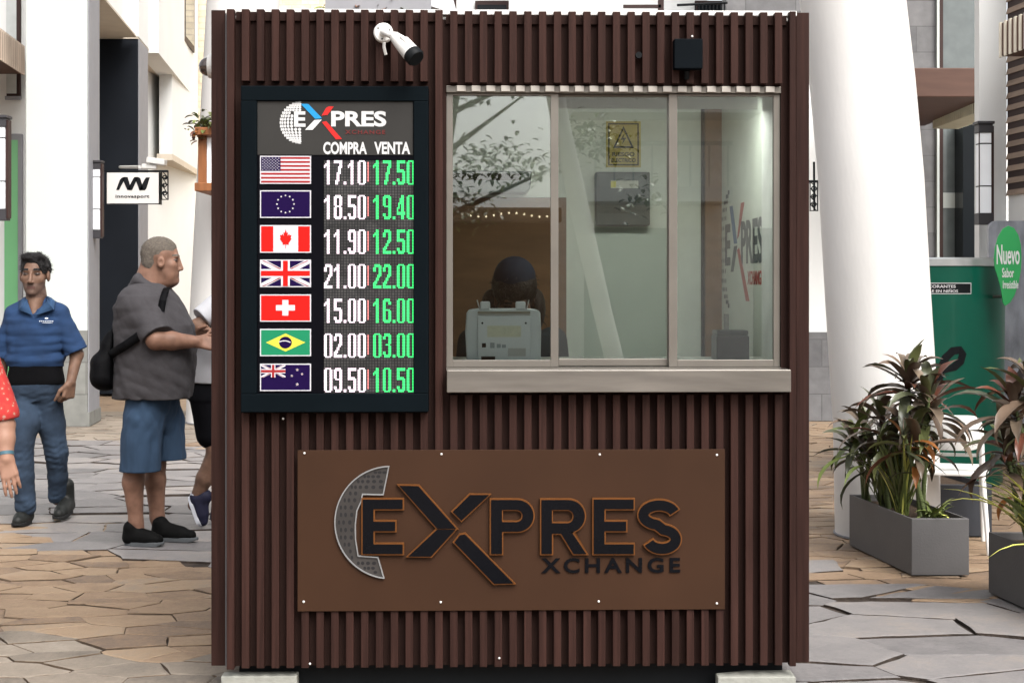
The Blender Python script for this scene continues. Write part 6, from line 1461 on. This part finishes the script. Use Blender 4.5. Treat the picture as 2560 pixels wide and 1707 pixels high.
M_cane = mat('cane_green', (.075, .095, .035), .55, var=.35, scale=20, stretch=(3, 3, 8), island=.2)
def leaf(mb, base, az, el, L, wd, droop, mi, rg, fold=.25, segs=7, twist=0.0):
    p = Vector(base); e = el; h = Vector((math.sin(az), math.cos(az), 0)); vs = []
    for i in range(segs + 1):
        t = i / segs; wv = wd * (math.sin(math.pi * min(1, t * .9 + .08)) ** .75) * (1 if t < .98 else .1)
        if t > .8: wv *= (1 - (t - .8) / .2) * .9 + .06
        dirv = h * math.cos(e) + Vector((0, 0, math.sin(e))); side = h.cross(Vector((0, 0, 1))).normalized(); up = side.cross(dirv)
        side = (side * math.cos(twist * t) + up * math.sin(twist * t)); up = side.cross(dirv)
        vs += [p - side * wv * .5 + up * wv * fold, p, p + side * wv * .5 + up * wv * fold]
        p = p + dirv * (L / segs); e -= droop / segs * (.5 + t)
    fs = []
    for i in range(segs):
        o = 3 * i; fs += [(o, o + 1, o + 4, o + 3), (o + 1, o + 2, o + 5, o + 4)]
    mb.add(vs, fs, mi, True)
def rosette(mb, c, n, L, wd, rg, pal, spread=1.0, lo=-.35, hi=1.35):
    for i in range(n):
        t = i / max(1, n - 1); az = i * 2.39996 + rg.random() * .5
        el = hi + (lo - hi) * t ** 1.25 + rg.uniform(-.15, .15); l = L * rg.uniform(.75, 1.12) * (.72 + .4 * min(1, t * 1.6))
        b = Vector(c) + Vector((0, 0, -.10 * t)) + Vector((rg.uniform(-1, 1), rg.uniform(-1, 1), 0)) * .008
        leaf(mb, b, az, el, l, wd * rg.uniform(.75, 1.2), rg.uniform(.6, 2.1) * spread, rg.choice(pal), rg, rg.uniform(.1, .3), twist=rg.uniform(-.7, .7))
def cordyline(px, py, d, foot, label, seed, n=20, L=.25, wd=.05, pal=(0, 0, 0, 2, 7, 1), extra=(), leanx=0):
    rg = random.Random(seed); top = W(px, py, d)
    f = Vector((foot[0], foot[1], .26))
    o = thing('cordyline_plant', label, 'plant', loc=tuple(f), group='purple leaved plants in the planters')
    st = MB(); fo = MB()
    tops = [(top, f)] + [(W(a, b, dd), Vector((f.x + rg.uniform(-.05, .05), f.y + rg.uniform(-.06, .06), .26))) for a, b, dd in extra]
    for k, (tp, ft) in enumerate(tops):
        mid = ft.lerp(tp, .5) + Vector((rg.uniform(-.02, .02), rg.uniform(-.02, .02), 0))
        st.tube([ft, ft.lerp(mid, .6), mid, mid.lerp(tp, .6), tp], [.014, .013, .012, .011, .009], 8)
        rosette(fo, tp, n if k == 0 else int(n * .75), L * 1.24, wd * 1.14, rg, pal)
        for i in range(4):                        # older hanging leaves lower on the cane
            q = mid.lerp(tp, rg.random() * .8); leaf(fo, q, rg.random() * 6.3, rg.uniform(-.3, .5), L * .9, wd * .8, rg.uniform(1.2, 2.4), rg.choice(pal + (3,)), rg)
    st.build('stem', M_cane, o); fo.build('foliage', LV, o)
    return o
PAL, PAL2 = (0, 0, 2, 7, 0, 1, 6), (0, 1, 2, 1, 4, 7)
def ft(u, v, P=P1):       # u across, v along the box
    a = Vector(P[0]).lerp(Vector(P[1]), u); b = Vector(P[3]).lerp(Vector(P[2]), u); return a.lerp(b, v)
cordyline(2272, 945, 7.95, ft(.45, .45), 'tallest purple cordyline in the middle of the nearer column planter', 1, 28, .235, .05, PAL, [(2322, 1020, 7.9)])
cordyline(2205, 1040, 8.15, ft(.35, .65), 'bushy bronze cordyline in front of the white column base', 2, 20, .21, .045, PAL + (1,), [(2235, 1085, 8.0)])
cordyline(2132, 1098, 8.35, ft(.25, .88), 'drooping green bronze cordyline at the far end of the column planter', 3, 22, .20, .036, PAL2, [(2160, 1060, 8.4), (2175, 1130, 8.2)])
cordyline(2322, 985, 7.85, ft(.62, .35), 'broad leaved purple cordyline leaning over the white chair', 4, 13, .25, .058, PAL, [(2292, 1085, 7.8)])
cordyline(2262, 1090, 7.75, ft(.5, .2), 'short rusty leaved cordyline at the front of the column planter', 5, 12, .18, .04, (0, 3, 1, 2), [])
cordyline(2535, 1010, 6.75, ft(.35, .5, P2), 'tall purple cordyline in the planter at the right photo edge', 6, 22, .24, .05, PAL, [(2580, 960, 6.7)])
cordyline(2515, 1090, 7.0, ft(.25, .7, P2), 'low purple cordyline over the near corner of the edge planter', 7, 16, .19, .045, PAL + (0,), [(2520, 1140, 6.9)])
def tuft(px, py, d, base, label, seed, n, L, wd, pal, name, el=1.1, dr=1.8):
    rg = random.Random(seed); o = thing(name, label, 'plant', loc=tuple(base)); m = MB()
    for i in range(n): leaf(m, Vector(base) + Vector((rg.uniform(-.03, .03), rg.uniform(-.03, .03), 0)), rg.random() * 6.3, el + rg.uniform(-.4, .3), L * rg.uniform(.6, 1.1), wd, dr * rg.uniform(.6, 1.3), rg.choice(pal), rg, .3)
    m.build('foliage', LV, o); return o
b = ft(.5, .12); tuft(0, 0, 0, (b.x, b.y, .262), 'small green spider plant at the front of the column planter', 11, 30, .17, .018, (4, 4, 5, 1), 'spider_plant')
b = ft(.3, .4); tuft(0, 0, 0, (b.x, b.y, .262), 'upright clump of green canes and grassy leaves in the column planter', 12, 90, .52, .016, (4, 1, 4, 5), 'grass_clump', 1.45, .5)
b = ft(.35, .7); tuft(0, 0, 0, (b.x, b.y, .262), 'second grassy clump nearer the column in the same planter', 13, 70, .48, .016, (4, 1, 2), 'grass_clump', 1.45, .5)
b = ft(.3, .55, P2); tuft(0, 0, 0, (b.x, b.y, .262), 'yellow striped grassy clump in the edge planter', 14, 70, .55, .024, (4, 5, 5, 1), 'grass_clump', 1.3, 1.3)
b = ft(.1, .2, P2); tuft(0, 0, 0, (b.x, b.y, .27), 'trailing lime leaves hanging over the edge planter side', 15, 14, .42, .022, (5, 4), 'spider_plant', .9, 2.6)
# plant on the wooden planter and reddish plants above the booth roof
rg = random.Random(21)
o = thing('trailing_plant', 'small leafy green plant on top of the wooden box frame', 'plant', loc=tuple(W(535, 325, 15.1)))
m = MB()
for i in range(150):
    c = W(rg.gauss(530, 22), rg.gauss(312, 10), 15.1 + rg.uniform(-.2, .2)); leaf(m, c, rg.random() * 6.3, rg.uniform(-.6, .9), .09, .05, 1, rg.choice((4, 4, 1, 2)), rg, segs=4)
for i in range(25): leaf(m, W(rg.gauss(492, 5), rg.gauss(335, 8), 15.0), rg.random() * 6.3, rg.uniform(-1, .5), .08, .04, 1, rg.choice((2, 3, 6)), rg, segs=4)
m.build('foliage', LV, o)
o = thing('terrace_plants', 'reddish green bromeliads on the terrace showing above the booth roof', 'plant', loc=tuple(W(950, 10, 16.5)))
m = MB()
for k in range(14):
    c = W(845 + k * 17 + rg.uniform(-6, 6), 26 + rg.uniform(-6, 8), 16.4 + rg.uniform(-.4, .4)); rosette(m, c, 16, .34, .06, rg, (6, 3, 4, 1, 0, 3))
m.build('foliage', LV, o)
m = MB(); m.prism([(PX(830, 16.5), 15.9), (PX(1085, 16.5), 15.9), (PX(1085, 16.5), 17.1), (PX(830, 16.5), 17.1)], 4.2, PZ(24, 16.5)); m.build('trough', M_grey, o)
m = MB(); m.tube([W(1090, 30, 16.2), W(1095, 12, 16.2), W(1110, -20, 16.2)], [.26, .22, .10], 20)
o = m.build('garden_rock', mat('rock_grey', (.45, .45, .46), .8, var=.2, bump=.4, bscale=8), None, loc=tuple(W(1095, 30, 16.2))); tag(o, 'pale grey rock beside the reddish plants above the booth roof', 'rock')

# ------------------------------------------------------------------ what stands behind the camera and shows in the window glass
fb = thing('facing_building', 'pale building opposite with balconies, seen only in the window reflections', 'building', loc=(6, -15, 0))
m = MB(); m.box(1.7, 12, -16, -15, 0, 7.5); m.build('wall', mat('facing_wall', (.8, .78, .74), .8), fb)
for k, z in enumerate((2.9, 4.4, 6.0)):
    m = MB(); m.box(1.9, 4.6 + .5 * k, -15, -13.8, z, z + .25); m.build('balcony', M_plaster, fb)
    m = MB()
    for i in range(9): m.box(1.95 + i * .32, 1.98 + i * .32, -13.85, -13.82, z + .25, z + .95)
    m.box(1.9, 4.6, -13.86, -13.81, z + .95, z + 1.02); m.build('railing', M_plas2, fb)
for i in range(3):
    m = MB(); m.box(2.2 + i * 3, 3.8 + i * 3, -14.99, -14.95, .2, 2.5); o = m.build('window', M_dkbrown, fb); m = MB(); m.box(2.3 + i * 3, 3.7 + i * 3, -14.949, -14.94, .3, 2.4); m.build('pane', M_gl2, o)
pv = thing('low_pavilion', 'low brown pavilion opposite the booth, seen only in the window reflections', 'pavilion', loc=(-4, -13, 0))
m = MB(); m.box(-12, 1.5, -14, -13, 0, 2.5); m.build('wall', mat('pavilion_brown', (.10, .06, .035), .7), pv)
m = MB(); m.box(-12.2, 1.6, -14.2, -12.4, 2.5, 2.72); m.build('roof', mat('pavilion_roof', (.16, .12, .09), .7), pv)
m = MB()
for i in range(40): m.ell((-3.2 + i * .12, -12.30, 2.60 + .03 * math.sin(i * .8)), 0.014, nu=8, nv=6)
m.build('bulb', mat('bulb_glow', (.8, .7, .5), .4, emit=(1, .8, .5), estr=3), pv)
tr = thing('plaza_tree', 'leafy tree opposite the booth, seen only in the window reflections', 'tree', loc=(.2, -7.5, 0))
m = MB(); m.tube([(-.6, -7.5, 0), (-.5, -7.5, 1.5), (-.3, -7.4, 2.8), (.0, -7.4, 4.6)], [.13, .11, .09, .05], 10)
for a in range(8): m.tube([(-.35, -7.45, 2.3 + a * .25), (-.1 + 1.3 * math.cos(a * 2.4), -7.45 + 1.1 * math.sin(a * 2.4), 3.0 + a * .25)], [.045, .012], 7)
m.build('trunk', mat('bark', (.10, .07, .05), .9), tr)
m = MB(); rg = random.Random(5)
cl = [(rg.gauss(.2, .75), -7.4 + rg.gauss(0, .5), rg.uniform(2.5, 5.2)) for _ in range(30)]
for i in range(1700):
    c = rg.choice(cl); leaf(m, (c[0] + rg.gauss(0, .17), c[1] + rg.gauss(0, .17), c[2] + rg.gauss(0, .14)), rg.random() * 6.3, rg.uniform(-.9, .9), .11, .055, .8, rg.choice((4, 1, 4, 2)), rg, segs=3)
m.build('crown', LV, tr)
column([(1.72, -4.6, .004), (1.42, -4.6, 1.2), (.97, -4.6, 3.2), (.6, -4.6, 5.2)], [.10] * 4, 'slim leaning column opposite the booth, seen in the middle pane reflection', 0)
